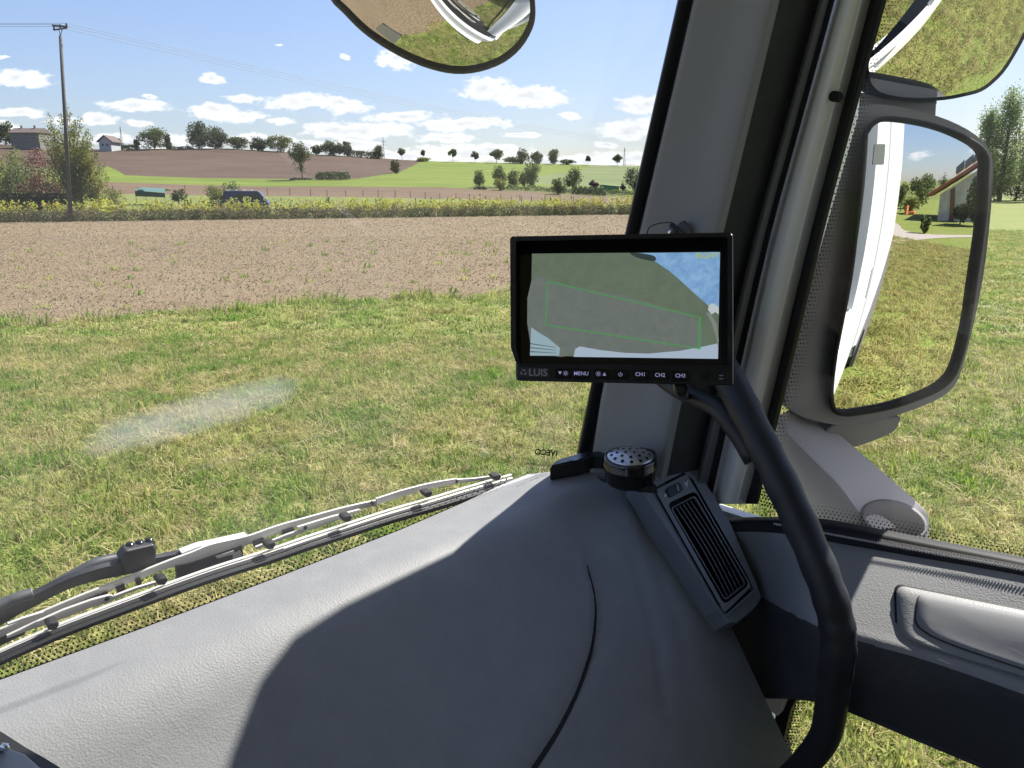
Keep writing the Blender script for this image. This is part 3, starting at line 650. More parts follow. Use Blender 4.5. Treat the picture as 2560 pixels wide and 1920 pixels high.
# ---- left garden: big tree behind the pole, bushes, clipped hedge
def bigtree():
    Y = 72.0; u0 = 190; p = terr_at_y(u0, Y); s = Y / FPX
    e = empty('tree', p, 'tall leafy tree behind the utility pole, its top shoots thin against the sky', 'tree')
    r = np.random.default_rng(77); Vs = []; mb = MB(); mb.tube([p - UP * .3, p + UP * 2.2], [.16, .12], 7)
    n_br = 46; k = 0
    for b in range(n_br):
        top_u = r.uniform(98, 262); env = interp(top_u, [(98, 330), (115, 290), (135, 262), (150, 248), (175, 255), (200, 290), (230, 320), (262, 400)])
        top_v = env + abs(r.normal()) * 45 + (0 if b < 18 else r.uniform(0, 120)); dy = r.uniform(-1.6, 1.6)
        q = Py(float(top_u), float(min(top_v, 470)), Y + dy); st = p + UP * r.uniform(.6, 2.4)
        m1 = st * .5 + q * .5 + Vector((r.normal() * .15, r.normal() * .15, .25 * r.random()))
        cv = curve([st, m1, q], 8); mb.tube(cv, [.05 * (1 - i / 9.5) + .006 for i in range(9)], 4)
        nl = 330
        tt_ = r.random(nl) ** .75; f = tt_ * 8; i = np.clip(f.astype(int), 0, 7); C = np.array([tuple(c) for c in cv]); pp = C[i] + (C[i + 1] - C[i]) * (f - i)[:, None]
        rad = .72 * (1 - tt_ ** 3 * .85) * (tt_ > .18) + .05
        pp = pp + r.normal(size=(nl, 3)) * rad[:, None] * .62; Vs.append(pp[tt_ > .2])
    P = np.concatenate(Vs); n = len(P)
    a = r.normal(size=(n, 3)); a /= np.linalg.norm(a, axis=1)[:, None]; b = np.cross(a, r.normal(size=(n, 3))); b /= np.linalg.norm(b, axis=1)[:, None]
    sz = (r.uniform(.05, .105, n))[:, None]; a *= sz; b *= sz * .6
    V = np.stack([P - a, P + b, P + a, P - b], 1).reshape(-1, 3)
    mi = (r.random(n) < .25).astype(int)
    numpy_mesh('crown', V, np.arange(n * 4).reshape(-1, 4), [M_lf['olive'], M_lf['yellowish']], mi=mi, parent=e)
    mb.build('trunk', M_bark, e)
bigtree()
for (lb, u, vb, w, h, lf, Y, n) in [
  ('yellow-tinged shrub on the right side of the tall tree', 238, 490, 66, 120, 'yellowish', 71, 2600),
  ('dark green shrub at the right foot of the tall tree', 210, 500, 60, 100, 'mid', 70.5, 2200),
  ('dark red-leaved bush left of the utility pole', 112, 455, 88, 72, 'red', 73.5, 2600),
  ('grey-green bush behind and left of the red bush', 55, 470, 74, 92, 'mid', 76, 2200),
  ('pale olive bush at the left edge of the photo', 8, 480, 60, 90, 'olive', 75, 1500),
  ('tall green bush at the left edge behind the olive one', 70, 440, 70, 70, 'olive', 80, 1500),
  ('big olive bush behind the blue van', 545, 503, 70, 50, 'olive', 97, 1500),
  ('bush directly behind the roof of the blue van', 590, 500, 50, 50, 'mid', 99, 1000),
  ('round bush in the pasture right of the green tarpaulin hut', 448, 486, 32, 16, 'dark', 105, 500),
  ('small weedy bush left of the blue van', 470, 507, 18, 22, 'mid', 92, 250),
  ('dry weedy bush left of the green tarpaulin hut', 290, 500, 60, 30, 'olive', 95, 600),
  ('small shoot of weeds in the pasture right of the van', 822, 510, 12, 18, 'mid', 95, 150)]:
    tree('bush', lb, u, vb, w, h, lf, Y=Y, cards=n, px=2.1, trunk=0.0, cat='bush', group='bushes around the garden and van', clumps=14)
def cliphedge():
    Y = 72; r = np.random.default_rng(3); n = 9000
    a0, a1 = terr_at_y(-700, Y), terr_at_y(172, Y); t = r.random(n)
    p = np.array([tuple(a0)] * n) + np.outer(t, np.array(tuple(a1 - a0)))
    topz = 2.05 + .12 * vnoise(t * 60, t * 0, 4); f = r.random(n)
    side = r.random(n) < .6
    p[:, 2] += np.where(side, topz * f, topz); p[:, 1] += np.where(side, -.6, r.uniform(-.6, .6, n)) + r.normal(size=n) * .05
    a = r.normal(size=(n, 3)); a /= np.linalg.norm(a, axis=1)[:, None]; b = np.cross(a, r.normal(size=(n, 3))); b /= np.linalg.norm(b, axis=1)[:, None]
    a *= .12; b *= .09
    V = np.stack([p - a, p + b, p + a, p - b], 1).reshape(-1, 3); F_ = np.arange(n * 4).reshape(-1, 4)
    c = (a0 + a1) / 2; V0 = len(V)
    bx = MB(); bx.box((c.x, c.y, .95), ((a1.x - a0.x) / 2, 0, 0), (0, .55, 0), (0, 0, .95))
    V = np.concatenate([V, np.array(bx.v)]); F_ = np.concatenate([F_, np.array(bx.f) + V0])
    tag(numpy_mesh('clipped_hedge', V, F_, M_lf['hedge']), 'dark clipped hedge behind the yellow plants at the left edge', 'hedge')
cliphedge()

# ---- poplars and dark trees to the right
def poplar(u, vb, w, top, Y, label, seed, lf='pale'):
    p = terr_at_y(u, Y); s = Y / FPX; q = Py(u, top, Y); Hh = q.z - p.z; e = empty('poplar_tree', p, label, 'tree', 'poplars beyond the meadow on the right')
    r = np.random.default_rng(seed); mb = MB(); mb.tube([p - UP * .3, p + UP * Hh * .5, p + UP * Hh * .93], [.3, .18, .03], 6); Ps = []
    for k in range(60):
        z0 = Hh * r.uniform(.06, .82); a = r.uniform(0, 6.283); spread = w * s / 2 * (1 - (z0 / Hh) ** 2.2 * .75) * r.uniform(.5, 1.1)
        st = p + UP * z0; en = p + Vector((math.cos(a) * spread, math.sin(a) * spread, z0 + Hh * .13 * r.uniform(.6, 1.3))); cv = curve([st, (st + en) / 2 + Vector((math.cos(a), math.sin(a), 0)) * spread * .15, en], 5)
        mb.tube(cv, [.05, .04, .03, .02, .015, .01], 4)
        nl = 150; t = r.random(nl) ** .6 * 5; i = np.clip(t.astype(int), 0, 4); C = np.array([tuple(c) for c in cv]); Ps.append(C[i] + (C[i + 1] - C[i]) * (t - i)[:, None] + r.normal(size=(nl, 3)) * (.42, .42, .55))
    P = np.concatenate(Ps); n = len(P); a = r.normal(size=(n, 3)); a /= np.linalg.norm(a, axis=1)[:, None]; b = np.cross(a, r.normal(size=(n, 3))); b /= np.linalg.norm(b, axis=1)[:, None]
    sz = r.uniform(.06, .16, n)[:, None]; a *= sz; b *= sz * .7
    numpy_mesh('crown', np.stack([P - a, P + b, P + a, P - b], 1).reshape(-1, 3), np.arange(n * 4).reshape(-1, 4), M_lf[lf], parent=e); mb.build('trunk', M_bark, e)
poplar(2497, 495, 78, 208, 104, 'pale poplar right of the side mirror, whole crown in view', 51)
poplar(2452, 495, 50, 262, 106, 'shorter poplar half hidden behind the side mirror edge', 52)
poplar(2572, 495, 80, 190, 100, 'poplar cut off by the right edge of the photo', 53)
for (u, w, h, Y, lb) in [(2475, 70, 130, 109, 'dark undergrowth tree below the shorter poplar'), (2540, 80, 150, 109, 'dark undergrowth tree below the whole poplar'), (2610, 90, 140, 109, 'dark undergrowth tree beyond the right edge'), (2420, 80, 110, 112, 'dark undergrowth tree mostly hidden behind the side mirror')]:
    tree('tree', lb, u, 497, w, h, 'dark', Y=Y, cards=2600, px=2.6, trunk=0.0, cat='tree', clumps=22)

# ============================================================ pole, wires, pylons
M_pole = mat('weathered_wood', (.085, .082, .078), .85, noise=3, col2=(.06, .058, .055)); M_steel = mat('galvanised_steel', (.32, .33, .34), .5, metal=.4); M_dk = mat('dark_metal', (.035, .035, .04), .5)
PY = 64.0
pb = terr_at_y(172, PY); pt = Py(151, 90, PY)
pole = empty('utility_pole', pb, 'tall wooden utility pole carrying thin power wires, in front of the tall leafy tree', 'utility pole')
MB().tube([pb - UP * .5, pt], [.165, .115], 12).build('pole_shaft', M_pole, pole, smooth=True)
sc_ = PY / FPX
def PP(u, v, dy=0): return Py(u, v, PY + dy)
ca = MB(); ca.box((PP(134, 75) + PP(167, 70)) / 2, (PP(167, 70) - PP(134, 75)) / 2, (0, .05, 0), (0, 0, .05)); ca.build('cross_arm', M_dk, pole)
MB().box((PP(131, 64) + PP(169, 67)) / 2, (PP(169, 67) - PP(131, 64)) / 2, (0, .06, 0), (0, 0, .06)).build('cross_arm', M_dk, pole)
br = MB(); br.tube([PP(151, 90), PP(147, 74)], .03, 6); br.tube([PP(151, 90), PP(156, 72)], .03, 6); br.build('pole_bracket', M_dk, pole)
for (u, v) in ((135, 72), (150, 66), (166, 63)):
    MB().tube([PP(u, v + 3), PP(u, v - 5)], [.08, .06], 8).build('insulator', M_dk, pole)
tops = [PP(135, 66), PP(150, 61), PP(166, 58)]
M_wire = mat('wire', (.12, .12, .13), .6)
for k, (p0, vl, ur, vr) in enumerate(zip(tops, (61, 54, 50), (1590, 1590, 1590), (312, 307, 302))):
    right = Py(ur + 300, vr + 55, 420); left = Py(-1500, vl - 60, 70)
    w = MB()
    def sag(a, b, s, n=40): return [a.lerp(b, i / n) - UP * (s * 4 * (i / n) * (1 - i / n)) for i in range(n + 1)]
    w.tube(sag(p0, right, 5.0), .014, 4, caps=False); w.tube(sag(left, p0, .6), .012, 4, caps=False)
    tag(w.build('power_wire', M_wire), ['lowest power wire running from the pole across the sky', 'middle power wire running from the pole across the sky', 'topmost power wire running from the pole across the sky'][k], 'wire', 'power wires from the pole')
def pylon(u, vb, h, w, label, Y=560, cross=False):
    s = Y / FPX; b = Py(u, vb + 14, Y); Hh = (h + 14) * s; mb = MB(); e = empty('pylon', b, label, 'pylon', 'distant masts on the horizon')
    hw = w * s / 2
    for sx_ in (-1, 1):
        for sy_ in (-1, 1): mb.tube([b + Vector((sx_ * hw, sy_ * hw, 0)), b + Vector((sx_ * hw * .12, sy_ * hw * .12, Hh))], .09, 4)
    for k in range(9):
        z0 = Hh * k / 9; z1 = Hh * (k + 1) / 9; a = hw * (1 - .88 * k / 9); c_ = hw * (1 - .88 * (k + 1) / 9)
        mb.tube([b + Vector((-a, -a, z0)), b + Vector((c_, -c_, z1))], .06, 3); mb.tube([b + Vector((a, -a, z0)), b + Vector((-c_, -c_, z1))], .06, 3)
    mb.build('lattice', M_steel, e)
    if cross:
        cm = MB(); z = Hh * .72
        cm.tube([b + Vector((-10 * s, 0, z)), b + Vector((10 * s, 0, z))], .12, 4); cm.tube([b + Vector((-6 * s, 0, z + 8 * s)), b + Vector((6 * s, 0, z + 8 * s))], .12, 4); cm.build('cross_arm', M_steel, e)
pylon(308, 374, 52, 7, 'thin lattice mast on the crest left of the wide tree')
pylon(960, 396, 47, 5, 'thin mast on the crest beside the round tree at the hedge end', cross=True)
pylon(1560, 413, 40, 6, 'pylon with crossarms near the right end of the crest', cross=True)

# ============================================================ buildings, hut, van, fences
M_wall = mat('render_wall', (.20, .19, .175), .9, noise=2); M_white = mat('white_wall', (.40, .41, .43), .9); M_roof = mat('roof_tiles', (.13, .095, .085), .9, noise=4); M_glassd = mat('window_pane', (.03, .035, .045), .15)
M_tarp = mat('green_tarpaulin', (.012, .042, .032), .5, noise=1.5, col2=(.018, .06, .045)); M_tarpt = mat('pale_tarpaulin', (.10, .19, .155), .4); M_shed = mat('green_sheet', (.06, .19, .07), .5)
def house(label, u0, u1, vb, vwall, vridge, Y, gable=False, wall=M_wall):
    a, b = Py(u0, vb, Y), Py(u1, vb, Y); s = Y / FPX; Hw = (vb - vwall) * s; Hr = (vb - vridge) * s; e = empty('house', (a + b) / 2, label, 'house'); D = Vector((0, 9, 0))
    a = a - UP * 2; b = b - UP * 2; Hw += 2; Hr += 2
    m = MB(); m.prism([a, b, b + D, a + D], (0, 0, Hw)); 
    if gable: 
        mid = (a + b) / 2; m.prism([a + UP * Hw, b + UP * Hw, mid + UP * (Hr - .25)], D)
    m.build('wall', wall, e)
    r = MB(); o = .5
    if gable:
        mid = (a + b) / 2; ex = (b - a).normalized() * .8
        for q, sg in ((a - ex, 1), (b + ex, -1)):
            r.prism([q + UP * (Hw - .4) - D * .06, mid + UP * Hr - D * .06, mid + UP * (Hr + .3) - D * .06, q + UP * (Hw) - D * .06], D * 1.12)
        r.build('roof', M_roof, e)
    else:
        f0 = a - D * .06 - (b - a).normalized() * .5 + UP * Hw; f1 = b - D * .06 + (b - a).normalized() * .5 + UP * Hw
        rid0, rid1 = f0 + D * .56 + UP * (Hr - Hw), f1 + D * .56 + UP * (Hr - Hw); g0, g1 = f0 + D * 1.12, f1 + D * 1.12
        r.prism([f0, rid0, g0], f1 - f0); rf = r.build('roof', M_roof, e)
        for t in (.25, .68):
            c = f0.lerp(f1, t) + D * .56 + UP * (Hr - Hw + .3); MB().box(c, (.35, 0, 0), (0, .35, 0), (0, 0, .8)).build('chimney', M_wall, rf)
    nw = 2 if gable else 5
    for k in range(nw):
        t = (k + .8) / (nw + .6); c = a.lerp(b, t) + UP * (Hw * .68 if not gable else Hw * .62 + .6) - Vector((0, .04, 0))
        w_ = MB().box(c, (.55, 0, 0), (0, .05, 0), (0, 0, .65)).build('window', M_white, e); MB().box(c - Vector((0, .06, 0)), (.45, 0, 0), (0, .03, 0), (0, 0, .55)).build('pane', M_glassd, w_)
house('long pale building with a dark flat-pitched roof on the hill, far left', 28, 100, 362, 334, 322, 360)
house('white gabled house with a dark roof on the crest right of the tall tree', 249, 279, 374, 355, 342, 372, gable=True, wall=M_white)
hh_ = 102.0; a, b = terr_at_y(341, hh_), terr_at_y(415, hh_)
hut = empty('tarpaulin_hut', a, 'open shelter with a dark green tarpaulin over thin legs in the pasture', 'shelter')
s = hh_ / FPX; e1 = (b - a); D = Vector((-.3, 3.0, 0)); z0, z1, z2 = 21 * s, 34 * s, 42 * s
base = a.z; 
def hp(t, dz, d): return a + e1 * t + D * d + UP * dz
MB().prism([hp(0, z0, 0), hp(1, z0 - .1, 0), hp(1, z1 - .25, 0), hp(.16, z1, 0), hp(.02, z1 - .1, 0)], D * .02).build('front_tarpaulin', M_tarp, hut)
MB().prism([hp(0, z0, 0), hp(0, z1, 0), hp(0.0, z2, .5), hp(0, z1, 1), hp(0, z0, 1)], e1 * .015).build('side_tarpaulin', M_tarp, hut)
rf_ = MB(); rf_.quad(hp(.0, z1 + .02, -.03), hp(1.01, z1 - .22, -.03), hp(.9, z2 - .1, .5), hp(.05, z2, .5)); rf_.quad(hp(.05, z2, .5), hp(.9, z2 - .1, .5), hp(1, z1, 1), hp(0, z1, 1)); rf_.build('roof_tarpaulin', M_tarpt, hut)
MB().prism([hp(.1, z1 + .05, -.0), hp(.3, z1 + .02, 0), hp(.27, z2 - .25, .3), hp(.12, z2 - .2, .3)], (0, -.05, .03)).build('torn_flap', M_tarp, hut)
for t, d in ((.01, .02), (.35, .02), (.68, .02), (.99, .02), (.01, .98), (.99, .98)):
    MB().tube([hp(t, -.2, d), hp(t, z0 + .05, d)], .035, 6).build('leg', M_steel, hut)
p = terr_at_v(1525, 481); s = (p - CAMP).length / FPX; gs = empty('shed', p, 'small green box shed among the valley bushes at the right', 'shed')
MB().prism([p + Vector((-20 * s, 0, -.5)), p + Vector((20 * s, 0, -.5)), p + Vector((22 * s, 0, 13 * s)), p + Vector((-20 * s, 0, 17 * s))], (0, 4, 0)).build('wall', M_shed, gs)
MB().prism([p + Vector((-21 * s, -.1, 17 * s)), p + Vector((23 * s, -.1, 13 * s)), p + Vector((23 * s, -.1, 14 * s)), p + Vector((-21 * s, -.1, 18 * s))], (0, 4.2, 0)).build('roof', M_tarp, gs)

# ---- blue van, facing right and slightly away
M_blue = mat('blue_paint', (.024, .028, .11), .4, noise=.8, col2=(.034, .036, .14)); M_van_gl = mat('van_glass', (.02, .03, .03), .08); M_tyre = mat('tyre', (.02, .02, .02), .8); M_pale = mat('pale_plastic', (.5, .5, .55), .5); M_redl = mat('tail_light_red', (.5, .03, .02), .3)
VY = 88.0; vb_ = terr_at_y(560, VY); ve_ = terr_at_y(673, VY + .8); vs_ = VY / FPX
van = empty('van', vb_.lerp(ve_, .5), 'dark blue panel van with roof rack, parked beyond the yellow plants', 'van')
ex = (ve_ - vb_); ex.z = 0; Lv = ex.length; ex.normalize(); ey = Vector((-ex.y, ex.x, 0)); vz = terr_at_y(610, VY).z
vtop = Py(600, 475, VY).z - vz; VS = vtop / 2.15
def vp(x, y, z): return Vector((vb_.x, vb_.y, vz)) + ex * (x * Lv) + ey * y + UP * z * VS
prof = [(.0, .35), (1.0, .35), (1.0, .85), (.955, 1.10), (.93, 1.25), (.80, 1.98), (.765, 2.05), (.05, 2.05), (.015, 1.9), (0, 1.0)]
bd = MB(); bd.prism([vp(x, 0, z) for x, z in prof], ey * 1.9); bd.build('body', M_blue, van, bevel=.05)
for sd in (-.012, 1.912):
    MB().prism([vp(x, sd, z) for x, z in ((.60, 1.22), (.74, 1.22), (.735, 1.80), (.60, 1.80))], ey * .006).build('window', M_van_gl, van)
    MB().prism([vp(x, sd, z) for x, z in ((.755, 1.24), (.90, 1.22), (.79, 1.80), (.75, 1.80))], ey * .006).build('window', M_van_gl, van)
    MB().prism([vp(x, sd, z) for x, z in ((.28, 1.35), (.50, 1.35), (.50, 1.80), (.28, 1.80))], ey * .006).build('window', M_van_gl, van)
MB().prism([vp(.925, .12, 1.27), vp(.925, 1.78, 1.27), vp(.803, 1.7, 1.96), vp(.803, .2, 1.96)], ex * .02 + UP * .015).build('windscreen', M_van_gl, van)
MB().prism([vp(-.006, .2, 1.25), vp(-.006, 1.7, 1.25), vp(-.004, 1.65, 1.85), vp(-.004, .25, 1.85)], ex * .004).build('rear_window', M_van_gl, van)
for y in (.08, 1.74): MB().prism([vp(-.008, y, .95), vp(-.008, y + .1, .95), vp(-.008, y + .1, 1.25), vp(-.008, y, 1.25)], ex * .01).build('tail_light', M_redl, van)
for x in (.17, .80):
    for y in (-.02, 1.70):
        c = vp(x, y, .33); w_ = MB().tube([c, c + ey * .22], .33, 16).build('wheel', M_tyre, van); MB().tube([c - ey * .01, c + ey * .23], .17, 12).build('rim', M_steel, w_)
for x in (.1, .28, .45, .62):
    MB().tube([vp(x, .15, 2.12), vp(x, 1.75, 2.12)], .02, 5).build('roof_bar', M_pale, van)
for y in (.15, 1.75): MB().tube([vp(.04, y, 2.16), vp(.70, y, 2.16)], .02, 5).build('roof_rail', M_pale, van)
tl = empty('trailer', terr_at_y(533, VY), 'low flat trailer standing left of the blue van', 'trailer')
q0, q1 = terr_at_y(507, VY), terr_at_y(556, VY); tz = Py(530, 502, VY).z
MB().box(((q0.x + q1.x) / 2, VY + .8, tz - .12), ((q1.x - q0.x) / 2, 0, 0), (0, .8, 0), (0, 0, .12)).build('load_bed', mat('grey_boards', (.16, .16, .19), .7), tl)
for t in (.35, .6):
    c = q0.lerp(q1, t); MB().tube([Vector((c.x, VY - .05, tz - .45)), Vector((c.x, VY + .12, tz - .45))], .28, 14).build('wheel', M_tyre, tl)
MB().tube([Vector((q1.x, VY + .8, tz - .2)), Vector((q1.x + .9, VY + .8, tz - .35))], .04, 6).build('drawbar', M_dk, tl)

# ---- two post-and-wire fences: posts are parts
M_post = mat('fence_post', (.11, .095, .08), .9)
def fence(label, posts, hpx, rad):
    e = empty('fence', terr_at_v(*posts[0]), label, 'fence'); tops_ = []
    for (u, v) in posts:
        p = terr_at_v(u, v); h_ = hpx * (p - CAMP).length / FPX * random.uniform(.88, 1.1); t = p + UP * h_ + Vector((random.uniform(-.03, .03), 0, 0)); tops_.append((p, t))
        MB().tube([p - UP * .2, t], rad * random.uniform(.85, 1.2), 6).build('post', M_post, e)
    for k in (.45, .8):
        w = MB()
        for (a, b), (c, d) in zip(tops_, tops_[1:]): w.tube([a.lerp(b, k), c.lerp(d, k)], .008, 3, caps=False)
        w.build('wire', M_wire, e)
fr = [(704, 515), (766, 517), (882, 516), (940, 516), (996, 516), (1039, 515), (1078, 514), (1118, 513), (1150, 513), (1185, 512), (1214, 512), (1243, 512), (1278, 513), (1304, 512), (1328, 512), (1376, 514), (1428, 512), (1460, 512), (1500, 512), (1542, 511), (1580, 511)]
fence('nearer post-and-wire fence crossing the pasture behind the yellow plants', fr, 20, .055)
bk = [(283, 482), (463, 482), (669, 487), (725, 489), (777, 490), (818, 490), (865, 492), (908, 492), (946, 493), (988, 494), (1026, 495), (1063, 497), (1100, 498), (1140, 499), (1174, 500), (1200, 500), (1252, 502), (1300, 503), (1362, 504), (1400, 506), (1434, 507), (1500, 510), (1570, 513)]
fence('farther post-and-wire fence along the edge of the brown strip', bk, 16, .05)
# ============================================================ the lorry
truck = empty('truck', T(0, 0, -H), 'white lorry seen from inside its cab: grey dashboard, right door, pillar, wiper and mirrors', 'truck')
M_dash = mat('dash_leather', (.265, .268, .272), .55, spec=.45, bump=(460, .34, .0008), bump_kind='VOR', noise=40, col2=(.245, .248, .253))
M_door = mat('door_leather', (.25, .25, .255), .5, spec=.4, bump=(420, .35, .0009), bump_kind='VOR')
M_band = mat('black_leather', (.022, .022, .024), .7, spec=.2, bump=(420, .7, .0012), bump_kind='VOR')
M_trim = mat('pillar_trim', (.30, .305, .31), .75, spec=.3, bump=(900, .25, .0004))
M_plate = mat('vent_plate', (.21, .225, .25), .5, bump=(900, .2, .0003))
M_side = mat('dark_trim_and_shade', (.04, .042, .045), .7, spec=.3)  # real dark trim, also painted shade on pillar strip and lower door
M_rub = mat('black_rubber', (.012, .012, .013), .55, spec=.3)
M_black = mat('black_plastic', (.016, .017, .018), .42)
M_blackg = mat('gloss_black', (.01, .01, .011), .12)
M_paint = mat('white_paint', (.80, .81, .82), .25, spec=.5)
M_frame = mat('door_frame_paint', (.88, .88, .86), .3, spec=.5)
def dusty(m, sc, thr, col):
    t = m.node_tree; b = t.nodes['Principled BSDF']; src = b.inputs['Base Color'].links[0].from_socket if b.inputs['Base Color'].links else None
    c = t.nodes.new('ShaderNodeTexCoord'); v1 = t.nodes.new('ShaderNodeTexVoronoi'); v1.inputs['Scale'].default_value = sc; t.links.new(c.outputs['Object'], v1.inputs['Vector'])
    lt = t.nodes.new('ShaderNodeMath'); lt.operation = 'LESS_THAN'; lt.inputs[1].default_value = thr; t.links.new(v1.outputs['Distance'], lt.inputs[0])
    n = t.nodes.new('ShaderNodeTexNoise'); n.inputs['Scale'].default_value = sc * .07; n.inputs['Detail'].default_value = 5; t.links.new(c.outputs['Object'], n.inputs['Vector'])
    g = t.nodes.new('ShaderNodeMapRange'); g.inputs[1].default_value = .45; g.inputs[2].default_value = .8; g.inputs[4].default_value = .9; t.links.new(n.outputs['Fac'], g.inputs[0])
    mu = t.nodes.new('ShaderNodeMath'); mu.operation = 'MULTIPLY'; t.links.new(lt.outputs[0], mu.inputs[0]); t.links.new(g.outputs[0], mu.inputs[1])
    ad = t.nodes.new('ShaderNodeMath'); ad.operation = 'MULTIPLY_ADD'; ad.inputs[1].default_value = .10; t.links.new(g.outputs[0], ad.inputs[0]); t.links.new(mu.outputs[0], ad.inputs[2])
    x = t.nodes.new('ShaderNodeMix'); x.data_type = 'RGBA'; t.links.new(ad.outputs[0], x.inputs[0]); x.inputs[7].default_value = (*col, 1)
    if src: t.links.new(src, x.inputs[6])
    else: x.inputs[6].default_value = b.inputs['Base Color'].default_value
    t.links.new(x.outputs[2], b.inputs['Base Color'])
dusty(M_dash, 260, .10, (.55, .53, .5)); dusty(M_side, 200, .10, (.3, .29, .27)); dusty(M_black, 300, .10, (.25, .25, .25))
M_mgrey = mat('mirror_plastic', (.13, .125, .13), .6, spec=.4, bump=(700, .35, .0006))
M_mdark = mat('mirror_bezel', (.012, .012, .013), .65, spec=.15, bump=(700, .25, .0005))
M_metal = mat('wiper_metal', (.52, .51, .49), .36, metal=.3)
M_chrome = mat('chrome', (.8, .8, .82), .12, metal=1)
M_cabgrey = mat('cab_lining', (.62, .60, .57), .9)
M_tyre2 = M_tyre
def mirrormat(name, tint):
    m = bpy.data.materials.new(name); m.use_nodes = True; b = m.node_tree.nodes['Principled BSDF']
    b.inputs['Base Color'].default_value = (*tint, 1); b.inputs['Metallic'].default_value = 1; b.inputs['Roughness'].default_value = 0.0
    return m
M_mir = mirrormat('mirror_silver', (.86, .87, .88)); M_mirw = mirrormat('mirror_silver_dark', (.74, .75, .74))
def glassmat(name, tint, dust=0.0, streak=False):
    m = bpy.data.materials.new(name); m.use_nodes = True; t = m.node_tree
    for n in list(t.nodes): t.nodes.remove(n)
    N_ = t.nodes.new; o = N_('ShaderNodeOutputMaterial'); tp = N_('ShaderNodeBsdfTransparent'); tp.inputs[0].default_value = (*tint, 1); gl = N_('ShaderNodeBsdfGlossy'); gl.inputs['Roughness'].default_value = 0.0
    fr = N_('ShaderNodeFresnel'); fr.inputs[0].default_value = 1.35; ms = N_('ShaderNodeMixShader')
    t.links.new(fr.outputs[0], ms.inputs[0]); t.links.new(tp.outputs[0], ms.inputs[1]); t.links.new(gl.outputs[0], ms.inputs[2]); last = ms.outputs[0]
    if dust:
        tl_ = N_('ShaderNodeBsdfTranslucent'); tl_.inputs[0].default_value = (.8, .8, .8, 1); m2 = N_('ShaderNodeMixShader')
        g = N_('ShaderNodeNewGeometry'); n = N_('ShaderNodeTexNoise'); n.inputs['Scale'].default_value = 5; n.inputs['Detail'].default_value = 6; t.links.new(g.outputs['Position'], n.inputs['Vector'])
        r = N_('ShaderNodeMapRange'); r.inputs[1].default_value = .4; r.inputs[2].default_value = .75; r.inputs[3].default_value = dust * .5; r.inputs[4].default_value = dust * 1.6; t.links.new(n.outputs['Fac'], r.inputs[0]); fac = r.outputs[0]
        if streak:      # reflected glare band painted into the dust mask, plus smaller streaks
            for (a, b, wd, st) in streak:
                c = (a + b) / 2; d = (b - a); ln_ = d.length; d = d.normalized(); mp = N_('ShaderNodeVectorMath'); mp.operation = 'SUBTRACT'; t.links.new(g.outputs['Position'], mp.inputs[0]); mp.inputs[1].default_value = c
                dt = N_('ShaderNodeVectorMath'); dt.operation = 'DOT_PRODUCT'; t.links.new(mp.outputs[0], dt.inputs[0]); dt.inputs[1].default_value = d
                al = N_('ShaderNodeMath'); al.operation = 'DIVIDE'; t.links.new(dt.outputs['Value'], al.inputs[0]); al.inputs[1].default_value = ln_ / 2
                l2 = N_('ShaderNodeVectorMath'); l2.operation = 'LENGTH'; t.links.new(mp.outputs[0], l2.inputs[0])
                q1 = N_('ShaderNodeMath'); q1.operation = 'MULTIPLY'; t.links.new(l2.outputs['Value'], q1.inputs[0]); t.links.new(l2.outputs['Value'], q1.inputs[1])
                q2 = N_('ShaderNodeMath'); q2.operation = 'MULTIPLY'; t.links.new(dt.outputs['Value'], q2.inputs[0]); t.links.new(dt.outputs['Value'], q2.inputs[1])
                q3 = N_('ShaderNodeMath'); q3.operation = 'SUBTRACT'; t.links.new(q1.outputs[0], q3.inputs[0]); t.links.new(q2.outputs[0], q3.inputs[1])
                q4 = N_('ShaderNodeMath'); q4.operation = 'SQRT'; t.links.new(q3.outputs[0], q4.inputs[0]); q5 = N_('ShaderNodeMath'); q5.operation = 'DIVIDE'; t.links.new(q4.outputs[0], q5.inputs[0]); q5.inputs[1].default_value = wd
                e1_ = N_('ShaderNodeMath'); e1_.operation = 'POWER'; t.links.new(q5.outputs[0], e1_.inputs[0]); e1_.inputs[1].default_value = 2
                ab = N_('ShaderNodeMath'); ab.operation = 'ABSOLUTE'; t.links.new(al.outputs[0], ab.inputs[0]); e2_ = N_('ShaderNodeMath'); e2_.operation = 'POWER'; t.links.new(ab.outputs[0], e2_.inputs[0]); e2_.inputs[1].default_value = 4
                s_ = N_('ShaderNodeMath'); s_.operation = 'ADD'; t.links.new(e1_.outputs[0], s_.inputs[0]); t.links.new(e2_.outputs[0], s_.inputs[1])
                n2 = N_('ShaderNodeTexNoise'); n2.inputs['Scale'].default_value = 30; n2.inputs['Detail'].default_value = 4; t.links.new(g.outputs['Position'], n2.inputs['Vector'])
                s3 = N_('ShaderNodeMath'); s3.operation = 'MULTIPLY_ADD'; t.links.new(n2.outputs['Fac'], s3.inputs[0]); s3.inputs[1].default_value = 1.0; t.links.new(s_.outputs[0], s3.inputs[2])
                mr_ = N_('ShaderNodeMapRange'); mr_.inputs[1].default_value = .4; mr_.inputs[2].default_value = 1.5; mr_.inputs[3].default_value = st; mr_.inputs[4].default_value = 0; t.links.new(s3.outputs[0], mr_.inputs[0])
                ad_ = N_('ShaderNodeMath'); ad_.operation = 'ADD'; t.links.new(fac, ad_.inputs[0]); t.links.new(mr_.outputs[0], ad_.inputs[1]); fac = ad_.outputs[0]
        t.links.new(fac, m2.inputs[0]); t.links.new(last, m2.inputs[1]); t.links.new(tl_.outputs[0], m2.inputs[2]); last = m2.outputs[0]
    t.links.new(last, o.inputs[0]); return m
